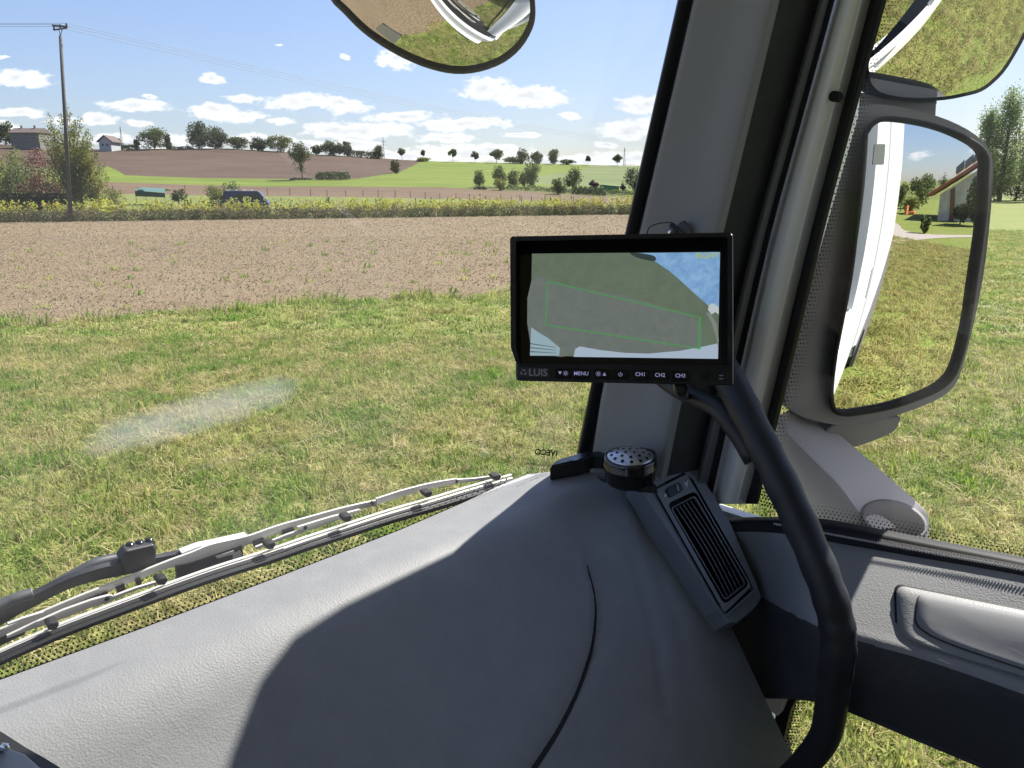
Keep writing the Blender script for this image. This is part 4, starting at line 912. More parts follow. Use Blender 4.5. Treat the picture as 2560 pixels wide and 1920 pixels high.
M_wsg = glassmat('windscreen_glass', (.96, .97, .965), .035, [(Pw(190, 1120), Pw(760, 960), .024, .30), (Pw(1195, 1080), Pw(1215, 1150), .006, .10), (Pw(400, 1200), Pw(980, 1040), .0012, .10)])
M_swg = glassmat('side_glass', (.955, .965, .955), .008)

def solid(o, th, offs=-1):
    m = o.modifiers.new('solid', 'SOLIDIFY'); m.thickness = th; m.offset = offs; return o
def plane3(A, B, C): n = (B - A).cross(C - A).normalized(); return A, n
def PL(u, v, pl, off=0.0):        # ray onto a plane; off = metres towards the camera
    A, n = pl; q = ray(u, v); sgn = -1 if n.dot(q) > 0 else 1
    A2 = A + n * sgn * off
    return CAMP + q * ((A2 - CAMP).dot(n) / q.dot(n))
def rrect(pts, rad, n=4):          # rounded polygon in pixels
    out_ = []; P = [Vector((a, b)) for a, b in pts]; k = len(P)
    for i in range(k):
        a, b, c = P[i - 1], P[i], P[(i + 1) % k]; d1 = (a - b); d2 = (c - b); r_ = min(rad, d1.length * .45, d2.length * .45); s_, e_ = b + d1.normalized() * r_, b + d2.normalized() * r_
        for j in range(n + 1):
            t = j / n; out_.append(tuple((s_ * (1 - t) + b * t) * (1 - t) + (b * (1 - t) + e_ * t) * t))
    return out_

# ---------------- dashboard: a height field seen from the seat
def segd(p, line):
    best = 1e9
    for a, b in zip(line, line[1:]):
        ax, ay = a; bx_, by = b; dx, dy = bx_ - ax, by - ay; t = max(0, min(1, ((p[0] - ax) * dx + (p[1] - ay) * dy) / (dx * dx + dy * dy)))
        d = math.hypot(p[0] - ax - dx * t, p[1] - ay - dy * t)
        if d < abs(best): best = d if (dx * (p[1] - ay) - dy * (p[0] - ax)) < 0 else -d
    return best
def hz(r, f):
    a = -.45 - .10 * (.82 - f); b = -.487 - 1.12 * (.700 - f)
    k = .034; h_ = max(0, min(1, .5 + .5 * (b - a) / k)); z = b * (1 - h_) + a * h_ - k * h_ * (1 - h_)
    return z
def hitdash(u, v):
    q = ray(u, v); lo, hi = 1e-5, 1.2e-3
    for _ in range(34):
        t = (lo + hi) / 2; p = q * t
        if p.z > hz(p.dot(RV), p.dot(FV)): lo = t
        else: hi = t
    return CAMP + q * lo
groove = [(1448, 1318), (1466, 1400), (1489, 1480), (1490, 1540), (1478, 1620), (1440, 1730), (1390, 1830), (1300, 1960), (1180, 2150)]
chan1 = [(1610, 1330), (1650, 1440), (1690, 1540), (1720, 1640)]; chan2 = [(1560, 1330), (1600, 1450), (1640, 1600), (1660, 1760)]
top_ = [(-500, 1902), (-200, 1780), (0, 1700), (350, 1573), (700, 1441), (1000, 1325), (1160, 1256), (1250, 1214), (1320, 1186), (1400, 1176), (1480, 1182), (1560, 1190), (1589, 1205)]
right_ = [(1589, 1205), (1628, 1266), (1720, 1400), (1817, 1543), (1905, 1730), (1994, 1920), (2110, 2180)]
bot_ = [(-500, 2700), (2110, 2180)]
def pl_at(P, t):
    L_ = [0]
    for a, b in zip(P, P[1:]): L_.append(L_[-1] + math.hypot(b[0] - a[0], b[1] - a[1]))
    s_ = t * L_[-1]
    for i in range(len(P) - 1):
        if s_ <= L_[i + 1] + 1e-9:
            k = (s_ - L_[i]) / (L_[i + 1] - L_[i]); return (P[i][0] + (P[i + 1][0] - P[i][0]) * k, P[i][1] + (P[i + 1][1] - P[i][1]) * k)
    return P[-1]
NU, NV = 260, 190
dv = []; left_ = [(-500, 1902), (-500, 2700)]
C00, C10, C01, C11 = top_[0], top_[-1], bot_[0], bot_[1]
for i in range(NU + 1):
    s_ = i / NU; ct = pl_at(top_, s_); cb_ = pl_at(bot_, s_)
    for j in range(NV + 1):
        t_ = (j / NV) ** 1.15; cl = pl_at(left_, t_); cr = pl_at(right_, t_)
        x = ct[0] * (1 - t_) + cb_[0] * t_ + cl[0] * (1 - s_) + cr[0] * s_ - (C00[0] * (1 - s_) * (1 - t_) + C10[0] * s_ * (1 - t_) + C01[0] * (1 - s_) * t_ + C11[0] * s_ * t_)
        y = ct[1] * (1 - t_) + cb_[1] * t_ + cl[1] * (1 - s_) + cr[1] * s_ - (C00[1] * (1 - s_) * (1 - t_) + C10[1] * s_ * (1 - t_) + C01[1] * (1 - s_) * t_ + C11[1] * s_ * t_)
        p = hitdash(x, y); dz = 0
        g_ = segd((x, y), groove); w1 = max(0, min(1, (y - 1320) / 60))
        dz -= .0065 * math.exp(-(g_ / 5.0) ** 2) * w1
        if g_ > 0: dz -= .006 * math.exp(-(g_ / 45.0) ** 2) * w1 * max(0, min(1, (1760 - y) / 200))
        else: dz += .004 * math.exp(-((abs(g_) - 60) / 50) ** 2) * w1
        for ch, am in ((chan1, .0035), (chan2, .004)): dz -= am * math.exp(-(segd((x, y), ch) / 16.0) ** 2)
        dz += .011 * math.exp(-(((x - 1560) / 45) ** 2 + ((y - 1290) / 60) ** 2))
        dz += .006 * math.exp(-(((x - 1420) / 120) ** 2 + ((y - 1230) / 30) ** 2))
        dv.append(p + Vector((0, 0, dz)))
db = MB(); db.add(dv, [(i * (NV + 1) + j, i * (NV + 1) + j + 1, (i + 1) * (NV + 1) + j + 1, (i + 1) * (NV + 1) + j) for i in range(NU) for j in range(NV)])
dash = db.build('dashboard', M_dash, truck, smooth=True)
sg = curve([Vector((u, v, 0)) for u, v in [(1468, 1405), (1487, 1480), (1489, 1545), (1477, 1625), (1440, 1730), (1388, 1830), (1306, 1955), (1200, 2110)]], 60); A_, B_, C_ = [], [], []
for i, p in enumerate(sg):
    w_ = 1.0 + 11 * (i / 60) ** 1.3; A_.append(hitdash(p.x - w_, p.y) - UP * .0048); B_.append(hitdash(p.x + w_, p.y + w_ * .3) - UP * .0030); C_.append(hitdash(p.x, p.y) - UP * .0052)
A_ = [p + UP * .0 for p in A_]; MB().tube([p - (CAMP - p).normalized() * -.002 for p in C_], [.0008 + .0036 * (i / 60) ** 1.2 for i in range(61)], 8).build('dash_seam', M_rub, truck, smooth=True)
# strip that closes the gap from dash edge down in front of the glass
ap = MB(); ed = [hitdash(*pl_at(top_, i / 60)) for i in range(61)]; ap.ribbon([e_ + FV * .002 for e_ in ed], [e_ + FV * .06 - UP * .05 for e_ in ed]); ap.build('dash_edge', M_rub, truck)
# instrument hood corner, bottom left
ihp = plane3(Pd(0, 1860, .52), Pd(120, 1925, .50), Pd(-200, 2000, .44))
MB().prism([PL(u, v, ihp) for u, v in [(-420, 1700), (-60, 1838), (8, 1856), (34, 1872), (66, 1884), (112, 1925), (180, 2100), (-420, 2300)]], FV * .012 - UP * .01).build('instrument_hood', mat('hood_plastic', (.26, .285, .31), .6, bump=(900, .2, .0003)), truck, bevel=.004)
MB().prism([PL(u, v, ihp, -.012) for u, v in [(-420, 1660), (-60, 1792), (14, 1836), (60, 1866), (110, 1894), (168, 1930), (240, 2100), (-420, 2300)]], FV * .01 - UP * .03).build('hood_gap', M_rub, truck)
MB().tube([PL(4, 1868, ihp, .001), PL(16, 1868, ihp, .012)], [.003, .0022], 12).build('indicator_knob', M_chrome, truck, smooth=True)

# ---------------- end vent with slats, switch and housing
vpl = plane3(Pr(1632, 1222, .98), Pr(1719, 1177, 1.06), Pr(1884, 1469, 1.06))
V_ = lambda u, v, o=0: PL(u, v, vpl, o)
hs = [(1589, 1205), (1606, 1196), (1660, 1168), (1717, 1150), (1741, 1166), (1828, 1310), (1900, 1477), (1906, 1500), (1880, 1528), (1842, 1560), (1817, 1556), (1700, 1370), (1628, 1266)]
av = MB().prism([V_(u, v, -.019) for u, v in rrect([(1634, 1222), (1719, 1179), (1884, 1468), (1812, 1539)], 10)], FV * .02 - UP * .02).build('air_vent', M_rub, truck)
def ring(outer, inner, pl, off, th, name, m, parent, bev=.0008):
    n = len(outer); mb = MB(); A = [PL(*p, pl, off) for p in outer]; B = [PL(*p, pl, off) for p in inner]; A2 = [PL(*p, pl, off - th) for p in outer]; B2 = [PL(*p, pl, off - th) for p in inner]
    vs = A + B + B2 + A2; fs = []
    for i in range(n):
        j = (i + 1) % n; fs += [(i, j, n + j, n + i), (n + i, n + j, 2 * n + j, 2 * n + i), (3 * n + i, 3 * n + j, j, i)]
    mb.add(vs, fs); return mb.build(name, m, parent, bevel=bev)
def polar(P, cx_, cy_, n=64):        # resample a polygon by angle so two outlines can be joined
    out_ = []
    for i in range(n):
        a = 2 * math.pi * i / n; dx, dy = math.cos(a), math.sin(a); best = None
        for (x0, y0), (x1, y1) in zip(P, P[1:] + P[:1]):
            ex_, ey_ = x1 - x0, y1 - y0; den = dx * ey_ - dy * ex_
            if abs(den) < 1e-9: continue
            t = ((x0 - cx_) * ey_ - (y0 - cy_) * ex_) / den; s_ = ((x0 - cx_) * dy - (y0 - cy_) * dx) / den
            if t > 0 and -1e-6 <= s_ <= 1.000001 and (best is None or t > best): best = t
        out_.append((cx_ + dx * best, cy_ + dy * best))
    return out_
ho_, hi_ = polar(hs, 1762, 1352), polar(rrect([(1632, 1222), (1719, 1177), (1886, 1470), (1812, 1541)], 6), 1762, 1352)
hb = MB(); k_n = 64; La_ = [[V_(*p, -.003) for p in hi_], [V_(*p, -.003) for p in ho_]]; La_.append([p + FV * .05 - UP * .05 for p in La_[1]]); La_.insert(0, [V_(*p, -.022) for p in hi_])
hb.add([p for l_ in La_ for p in l_], [(j * k_n + i, j * k_n + (i + 1) % k_n, (j + 1) * k_n + (i + 1) % k_n, (j + 1) * k_n + i) for j in range(3) for i in range(k_n)]); hb.build('vent_housing', M_plate, truck, bevel=.004)
vout = rrect([(1637, 1225), (1717, 1184), (1879, 1466), (1812, 1533)], 6); vin = rrect([(1668, 1259), (1738, 1227), (1873, 1462), (1811, 1512)], 14)
ring(vout, vin, vpl, .001, .006, 'face_plate', M_plate, av)
for k, off in ((0, 0),):
    A = rrect([(1676, 1270), (1738, 1238), (1866, 1460), (1813, 1502)], 9); B = rrect([(1681, 1271), (1736, 1243), (1861, 1459), (1813, 1497)], 8)
    ring(A, B, vpl, .0, .002, 'vent_rim', mat('rim_grey', (.15, .15, .16), .5), av, .0003)
for k in range(6):
    t = (k + .7) / 6.2; a = (1684 + (1738 - 1684) * t, 1274 + (1245 - 1274) * t); b = (1812 + (1862 - 1812) * t, 1496 + (1457 - 1496) * t)
    cpts = []
    for i in range(9):
        q = i / 8; bow = math.sin(q * math.pi) * 5; cpts.append((a[0] + (b[0] - a[0]) * q + bow, a[1] + (b[1] - a[1]) * q - bow * .5))
    m = MB(); up_ = [V_(x, y, -.002) for x, y in cpts]; dn_ = [V_(x, y, -.016) + RV * .004 for x, y in cpts]; up2 = [V_(x + 1.3, y - .7, -.002) for x, y in cpts]; dn2 = [V_(x + 1.3, y - .7, -.016) + RV * .004 for x, y in cpts]
    m.ribbon(up_, dn_).ribbon(up2, dn2).ribbon(up_, up2); m.build('slat', mat('slat_grey', (.16, .16, .17), .45) if k == 0 else bpy.data.materials['slat_grey'], av)
sw = rrect([(1666, 1221), (1700, 1204), (1710, 1224), (1676, 1243)], 6)
MB().prism([V_(u, v, .0045) for u, v in sw], (FV - UP) * .004).build('switch', M_black, av, bevel=.001)
MB().prism([V_(u, v, .0052) for u, v in [(1692, 1211), (1694, 1211), (1698, 1226), (1696, 1227)]], (FV - UP) * .0004).build('switch_mark', mat('print_white', (.7, .72, .8), .6), av)
MB().prism([V_(u, v, .0016) for u, v in rrect([(1661, 1235), (1667, 1234), (1667, 1242), (1661, 1243)], 2.8)], (FV - UP) * .0004).build('print_dot', bpy.data.materials['print_white'], av)
MB().prism([V_(u, v, .0016) for u, v in [(1711, 1205), (1713, 1205), (1716, 1211), (1719, 1200), (1721, 1200), (1718, 1218), (1716, 1218), (1717, 1213), (1713, 1211)]], (FV - UP) * .0004).build('print_airflow', bpy.data.materials['print_white'], av)
MB().prism([V_(u, v, .003) for u, v in [(1810, 1541), (1885, 1474), (1888, 1476), (1812, 1545)]], (FV - UP) * .002).build('vent_sill', M_plate, av)

# ---------------- right A pillar
vr = [-150, 0, 280, 560, 760, 960, 1180, 1260]
def col(pts, fn): return [fn(interp2(v, pts), v) for v in vr]
def interp2(x, P):
    if x <= P[0][0]: (a, fa), (b, fb) = P[0], P[1]; return fa + (fb - fa) * (x - a) / (b - a)
    if x >= P[-1][0]: (a, fa), (b, fb) = P[-2], P[-1]; return fa + (fb - fa) * (x - a) / (b - a)
    return interp(x, P)
c_a = [(0, 1699), (560, 1572), (960, 1481), (1180, 1440)]; c_b = [(0, 1735), (560, 1604), (960, 1509), (1180, 1474)]
c_c = [(0, 1935), (560, 1800), (960, 1700), (1180, 1655)]; c_d = [(0, 2048), (620, 1878), (1150, 1752)]; c_e = [(0, 2072), (620, 1902), (1150, 1782)]
c_f = [(0, 2087), (620, 1917), (1150, 1800)]; c_g = [(0, 2176), (620, 2017), (1150, 1893), (1310, 1850)]; c_h = [(0, 2217), (480, 2084), (1012, 1956), (1100, 1932), (1260, 1896)]
A0 = col(c_a, lambda u, v: Pw(u, v, -.004)); A1 = col(c_b, lambda u, v: Pw(u, v, -.012))
sl_ = patch([A0, [a.lerp(b, .5) - FV * .006 for a, b in zip(A0, A1)], A1], 30, 6, 'pillar_seal', M_rub, truck); solid(sl_, .02)
B1 = col(c_b, lambda u, v: Pw(u + 1, v, -.022)); Bm = [Pr((interp2(v, c_b) + interp2(v, c_c)) / 2, v, .995) for v in vr]; B2 = col([(v, u - 26) for v, u in c_c], lambda u, v: Pr(u, v, 1.0)); B3 = col(c_c, lambda u, v: Pr(u, v, 1.006)); B3b = col([(v, u + 14) for v, u in c_c], lambda u, v: Pr(u, v, 1.02)); B4 = col(c_d, lambda u, v: Pr(u, v, 1.085))
pt_ = patch([B1, Bm, B2, B3, B3b, B4], 40, 40, 'pillar_trim', [M_trim, M_side], truck)
for po in pt_.data.polygons:
    pu, pv = uv(pt_.data.vertices[po.vertices[0]].co); po.material_index = 1 if pu > interp2(pv, c_c) + 10 else 0  # right-hand strip coloured dark to stand in for the shade there
solid(pt_, .008)
E0 = col(c_d, lambda u, v: Pr(u, v, 1.083)); E1 = col([(v, u + 10) for v, u in c_d], lambda u, v: Pr(u, v, 1.072)); E2 = col(c_e, lambda u, v: Pr(u, v, 1.09))
patch([E0, E1, E2], 30, 6, 'pillar_piping', mat('piping_grey', (.12, .12, .125), .5), truck)
patch([col(c_e, lambda u, v: Pr(u, v, 1.10)), col(c_f, lambda u, v: Pr(u, v, 1.12))], 30, 2, 'door_gap', M_rub, truck)
uf = lambda k: [(v, interp2(v, c_f) + (interp2(v, c_g) - interp2(v, c_f)) * k) for v in (0, 620, 1150, 1310)]
patch([col(uf(0), lambda u, v: Pr(u, v, 1.13)), col(uf(.2), lambda u, v: Pr(u, v, 1.108)), col(uf(.45), lambda u, v: Pr(u, v, 1.098)), col(uf(.72), lambda u, v: Pr(u, v, 1.112)), col(uf(.78), lambda u, v: Pr(u, v, 1.115)), col(uf(1), lambda u, v: Pr(u, v, 1.135))], 40, 24, 'door_frame', M_frame, truck)
hb = Pr(2087, 241, 1.098); MB().tube([hb - RV * .004, hb + RV * .01], .007, 14).build('frame_plug', M_mdark, truck)
patch([col(c_g, lambda u, v: Pr(u, v, 1.135)), col([(v, (interp2(v, c_g) + interp2(v, c_h)) / 2) for v in (0, 480, 1012, 1260)], lambda u, v: Pr(u, v, 1.12)), col(c_h, lambda u, v: Pr(u, v, 1.13))], 30, 8, 'window_seal', M_rub, truck)
# outer skin of the pillar
o0 = col(c_a, lambda u, v: Pw(u + 8, v, .02)); o1 = [p + RV * .13 - FV * .0 for p in o0]; o2 = col(c_h, lambda u, v: Pr(u - 12, v, 1.17))
patch([o0, o1, o2], 20, 16, 'pillar_skin', M_paint, truck)

# ---------------- door: ledge, face, window seal, stitching, pocket
uc = [1800, 1900, 2000, 2100, 2300, 2560, 2850]
rowv = lambda P: [interp2(u, P) for u in uc]
d0 = rowv([(1800, 1296), (1950, 1290), (2064, 1296), (2560, 1393), (2850, 1452)])
d1 = rowv([(1800, 1312), (1950, 1306), (2064, 1322), (2560, 1414), (2850, 1474)])
d2 = rowv([(1800, 1318), (1950, 1312), (2076, 1335), (2560, 1424), (2850, 1484)])
d3 = rowv([(1800, 1330), (1950, 1330), (2088, 1357), (2560, 1440), (2850, 1502)])
d4 = rowv([(1800, 1400), (1900, 1445), (2000, 1500), (2100, 1545), (2300, 1600), (2560, 1690), (2850, 1800)])
d5 = [v + 38 for v in d4]; d6 = [v + 80 for v in d4]
d7 = rowv([(1800, 1732), (1920, 1744), (2035, 1746), (2118, 1776), (2450, 1915), (2850, 2085)])
D_ = lambda row, r_: [Pr(u, v, r_ + (1.10 - r_) * max(0, min(1, (2010 - u) / 110)) if r_ < 1.09 else r_) for u, v in zip(uc, row)]
patch([D_(d0, 1.132), D_([(a + b) / 2 for a, b in zip(d0, d1)], 1.112), D_(d1, 1.105)], 40, 6, 'window_weatherstrip', M_rub, truck)
patch([D_(d1, 1.105), D_([(a + b) / 2 for a, b in zip(d1, d3)], 1.094), D_(d3, 1.092)], 60, 6, 'door_top_band', M_band, truck)
mid34 = [a + (b - a) * .5 for a, b in zip(d3, d4)]
door = patch([D_(d3, 1.092), D_(mid34, 1.035), D_(d4, .985), D_(d5, .968), D_(d6, .962), D_([(a + b) / 2 for a, b in zip(d6, d7)], .962), D_(d7, .968)], 110, 80, 'door_panel', [M_door, M_side], truck)
for po in door.data.polygons:
    pu, pv = uv(door.data.vertices[po.vertices[0]].co); lim = interp2(pu, list(zip(uc, d5)))
    po.material_index = 1 if pv > lim + 6 else 0  # below the turn of the ledge, shade is painted as a darker colour
dd = D_(d7, .968); MB().ribbon(dd, [p + RV * .17 for p in dd]).build('door_panel_underside', M_side, truck)
dcv = curve(dd, 60); MB().tube([p + UP * .001 + RV * .002 for p in dcv], .004, 8).build('door_edge_strip', M_side, truck, smooth=True)
# stitching
st = MB(); a_ = curve([Pr(u, interp2(u, [(2064, 1330), (2560, 1421), (2850, 1481)]), 1.0935) for u in (1935, 2064, 2200, 2380, 2560, 2850)], 118)
for i in range(0, len(a_) - 1):
    q0, q1 = a_[i].lerp(a_[i + 1], .15), a_[i].lerp(a_[i + 1], .8); dn = Vector((0, 0, -.0028))
    st.tube([q0 - RV * .0015, q1 + dn - RV * .0015], .0011, 5)
st.build('stitching', mat('thread_grey', (.5, .5, .5), .7), truck)
# pocket cover on the door ledge
lp = plane3(Pr(2300, interp2(2300, list(zip(uc, d3))), 1.092), Pr(2560, interp2(2560, list(zip(uc, d3))), 1.092), Pr(2430, 1630, .99))
def on_door(u, v, off):      # follows the ledge surface
    vt, vb2 = interp2(u, list(zip(uc, d3))), interp2(u, list(zip(uc, d4))); t = (v - vt) / (vb2 - vt); r_ = 1.092 + (.985 - 1.092) * t
    if t > .5: r_ = 1.035 + (.985 - 1.035) * (t - .5) / .5
    else: r_ = 1.092 + (1.035 - 1.092) * t / .5
    return Pr(u, v, r_ - off - .006 * math.sin(max(0, min(1, t)) * math.pi) ** 2)
def door_plate(pts, name, m, off, th=.006):
    """closed plate following the ledge: pts in pixels"""
    n = len(pts); cu = sum(p[0] for p in pts) / n; cv_ = sum(p[1] for p in pts) / n; mb = MB(); rings = 7; vs = []
    for k in range(rings + 1):
        s_ = k / rings
        for (u, v) in pts: vs.append(on_door(cu + (u - cu) * s_, cv_ + (v - cv_) * s_, off if k < rings else off - .0015))
    fs = [(k * n + i, k * n + (i + 1) % n, (k + 1) * n + (i + 1) % n, (k + 1) * n + i) for k in range(rings) for i in range(n)]
    b = len(vs); vs += [on_door(u, v, off - th) for u, v in pts]; fs += [(rings * n + i, rings * n + (i + 1) % n, b + (i + 1) % n, b + i) for i in range(n)]
    return mb.add(vs, fs).build(name, m, truck, smooth=True)
outl = rrect([(2240, 1462), (2850, 1585), (2850, 1790), (2560, 1692), (2420, 1650), (2300, 1612), (2244, 1585)], 26, 6)
door_plate([(u - 6 + (8 if u > 2400 else 0), v - 5) for u, v in outl], 'pocket_gap', M_rub, .0015, .004)
door_plate(outl, 'door_pocket_rim', M_door, .005)
innl = rrect([(2296, 1482), (2870, 1600), (2870, 1775), (2560, 1672), (2400, 1618), (2330, 1590), (2288, 1560)], 22, 6)
door_plate([(u - 4, v + 2) for u, v in innl], 'pocket_line', M_side, .0068, .001)
door_plate(innl, 'door_pocket_lid', mat('pocket_lid_grey', (.26, .262, .27), .85, spec=.2, bump=(900, .3, .0004)), .0085, .003)
# white jamb, seal and frit at the corner of the low window
MB().prism([Pr(u, v, 1.10) for u, v in [(1900, 1735), (1964, 1744), (1944, 1790), (1915, 1770)]], RV * .02).build('door_jamb', M_frame, truck)
MB().prism([Pr(u, v, 1.125) for u, v in [(1962, 1730), (2000, 1732), (1976, 1775), (1958, 1850), (1975, 1960), (1940, 1960), (1928, 1850), (1940, 1780)]], RV * .02).build('lower_window_seal', M_rub, truck)
# side glass panes
MB().quad(Pr(1850, 1330, 1.133), Pr(2900, 1520, 1.133), T(1.133, -.55, .66), T(1.133, .56, .66)).build('side_window', M_swg, truck)
MB().quad(T(1.128, .50, -.68), T(1.128, -.35, -.68), T(1.128, -.35, -1.15), T(1.128, .50, -1.15)).build('lower_side_window', M_swg, truck)
# ceramic dots (frit) on the panes
def dots(name, centres, fn, m=M_rub):
    mb = MB()
    for (u, v, r_) in centres: mb.add([fn(u + r_ * math.cos(a * 1.0472), v + r_ * math.sin(a * 1.0472)) for a in range(6)], [tuple(range(6))])
    o = mb.build(name, m, truck); return tag(o, kind='stuff')
dc = []
for i in range(118):
    v = 4 + i * 9.6; u = interp2(v, c_h)
    for k in range(4):
        if v > 1110: continue
        dc.append((u + 4 + k * 8.6 + (4.3 if i % 2 else 0) - k * .2, v, 2.2 - k * .42))
for i in range(95):
    u = 1905 + i * 10.4; v0 = interp2(u, [(1800, 1296), (1950, 1290), (2064, 1296), (2560, 1393), (2850, 1452)])
    for k in range(4): dc.append((u + (5 if k % 2 else 0), v0 - 4 - k * 8.2, 2.6 - k * .4))
for i in range(8):
    for k in range(8): dc.append((1908 + i * 7 + (k % 2) * 3.5 - k * .8, 1205 + k * 8 + i * 2, 2.8))
dots('side_window_frit', dc, lambda u, v: Pr(u, v, 1.131))
dc = []
for i in range(40):
    v = 1735 + i * 7.4; u = interp2(v, [(1735, 2000), (1775, 1978), (1850, 1960), (1960, 1978)])
    for k in range(4): dc.append((u + 5 + k * 7.5 + (3.7 if i % 2 else 0), v, 2.9 - k * .4))
dots('lower_window_frit', dc, lambda u, v: Pr(u, v, 1.126))
dc = []; tl2 = [p for p in top_ if 0 <= p[0] <= 1330] ; tl2 = [(-200, 1780)] + tl2
tot = sum(math.hypot(b[0] - a[0], b[1] - a[1]) for a, b in zip(tl2, tl2[1:])); n_ = int(tot / 15.5)
for i in range(n_):
    p = pl_at(tl2, i / n_); q = pl_at(tl2, min(1, (i + .5) / n_)); d = Vector((q[0] - p[0], q[1] - p[1])).normalized(); nn = Vector((d.y, -d.x))
    sc1 = 1.12 - .42 * (p[0] / 1330)
    if p[0] > 1270: continue
    for k in range(5): dc.append((p[0] + nn.x * (3 + k * 9.5) * sc1 + d.x * (k % 2) * 7.7, p[1] + nn.y * (3 + k * 9.5) * sc1 + d.y * (k % 2) * 7.7, (3.5, 3.3, 2.9, 2.3, 1.7)[k] * sc1))
dots('windscreen_frit', dc, lambda u, v: Pw(u, v, .001))

# ---------------- windscreen, cab shell
fw = lambda z: .83 - .245 * (z + .45)
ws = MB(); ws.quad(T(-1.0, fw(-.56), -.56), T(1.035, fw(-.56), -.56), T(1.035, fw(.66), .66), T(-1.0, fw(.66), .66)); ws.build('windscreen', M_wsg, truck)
hd = MB(); hd.prism([T(-1.15, .2, .66), T(-1.15, fw(.64) + .03, .64), T(-1.15, fw(.80), .80), T(-1.15, .2, .92)], RV * 2.3); hd.build('roof_header', M_cabgrey, truck)
rf2 = MB(); rf2.box(T(0, -.7, .95), RV * 1.15, FV * 1.15, UP * .03); rf2.build('roof', M_paint, truck)
rf3 = MB(); rf3.box(T(0, -.72, .90), RV * 1.12, FV * 1.0, UP * .012); rf3.build('headliner', M_cabgrey, truck)
MB().box(T(0, -1.55, -.4), RV * 1.15, FV * .03, UP * 1.35).build('rear_wall', M_cabgrey, truck)
MB().box(T(0, -.4, -1.72), RV * 1.15, FV * 1.2, UP * .03).build('cab_floor', M_side, truck)
MB().box(T(0, .84, -1.28), RV * 1.02, FV * .02, UP * .42).build('bulkhead', M_side, truck)
MB().box(T(-1.14, 0, -1.05), RV * .03, FV * .9, UP * .62).build('left_door', M_cabgrey, truck); MB().box(T(-1.14, -.95, .2), RV * .03, FV * .6, UP * .7).build('left_side_wall', M_cabgrey, truck)
MB().box(T(-1.10, .72, .1), RV * .05, FV * .06, UP * .62).build('left_pillar', M_trim, truck)
MB().box(T(-1.14, 0, .78), RV * .03, FV * .9, UP * .14).build('left_door_top', M_cabgrey, truck)
# seats behind and beside the camera
for rr_ in (-.62, .55):
    sb = MB(); sb.box(T(rr_, -.62, -.25), RV * .25, FV * .07 + UP * .02, UP * .42 - FV * .06); sb.box(T(rr_, -.36, -.78), RV * .26, FV * .26, UP * .08); sb.build('seat', mat('seat_fabric', (.06, .06, .065), .9) if rr_ < 0 else bpy.data.materials['seat_fabric'], truck, bevel=.03)
# outer body
MB().box(T(1.165, .42 - 1.0, .80), RV * .02, FV * 1.05, UP * .15).build('door_top_skin', M_paint, truck)
MB().box(T(1.165, -1.1, .1), RV * .02, FV * .52, UP * .62).build('rear_quarter_skin', M_paint, truck)
dsk = MB(); dsk.box(T(1.165, -.35, -.655), RV * .012, FV * 1.28, UP * .12); dsk.build('door_skin', M_paint, truck)
MB().box(T(1.165, -.35, -1.45), RV * .02, FV * 1.28, UP * .28).build('lower_door_skin', M_paint, truck)
MB().box(T(1.165, .73, -.97), RV * .02, FV * .2, UP * .22).build('front_quarter_skin', M_paint, truck)
MB().box(T(1.165, -.98, -.97), RV * .02, FV * .65, UP * .22).build('rear_door_skin', M_paint, truck)
fp = MB(); fp.prism([T(-1.18, .90, -.60), T(-1.18, .97, -.66), T(-1.18, 1.02, -1.2), T(-1.18, 1.05, -1.5), T(-1.18, .9, -1.5)], RV * 2.36); fp.build('front_panel', M_paint, truck, bevel=.02)
bp_ = MB(); bp_.prism([T(-1.22, .9, -1.52), T(-1.22, 1.12, -1.55), T(-1.22, 1.14, -2.1), T(-1.22, .9, -2.2)], RV * 2.44); bp_.build('bumper', M_paint, truck, bevel=.04)
for rr_ in (-.85, .85): MB().box(T(rr_, 1.145, -1.85), RV * .18, FV * .01, UP * .09).build('headlight', M_glassd, truck, bevel=.01)
cg = MB(); cg.prism([T(-1.1, .80, -.50), T(-1.1, .93, -.60), T(-1.1, .86, -.62)], RV * 2.2); cg.build('cowl_grille', M_mdark, truck)
bx_ = MB(); bx_.box(T(0, -5.6, .10), RV * 1.20, FV * 3.7, UP * 1.45); bx_.build('cargo_body', M_paint, truck, bevel=.03)
MB().box(T(1.20, -5.4, -1.62), RV * .02, FV * 2.6, UP * .22).build('side_skirt', M_mgrey, truck)
MB().box(T(1.203, -5.6, -1.27), RV * .006, FV * 3.7, UP * .045).build('body_rail', M_mgrey, truck)
for ff_ in (.1, -4.6, -6.0):
    w_ = MB().tube([T(1.18, ff_, -H + .50), T(.88, ff_, -H + .50)], .50, 28).build('wheel', M_tyre, truck, smooth=False); MB().tube([T(1.19, ff_, -H + .50), T(1.15, ff_, -H + .50)], .28, 20).build('rim', M_steel, w_)

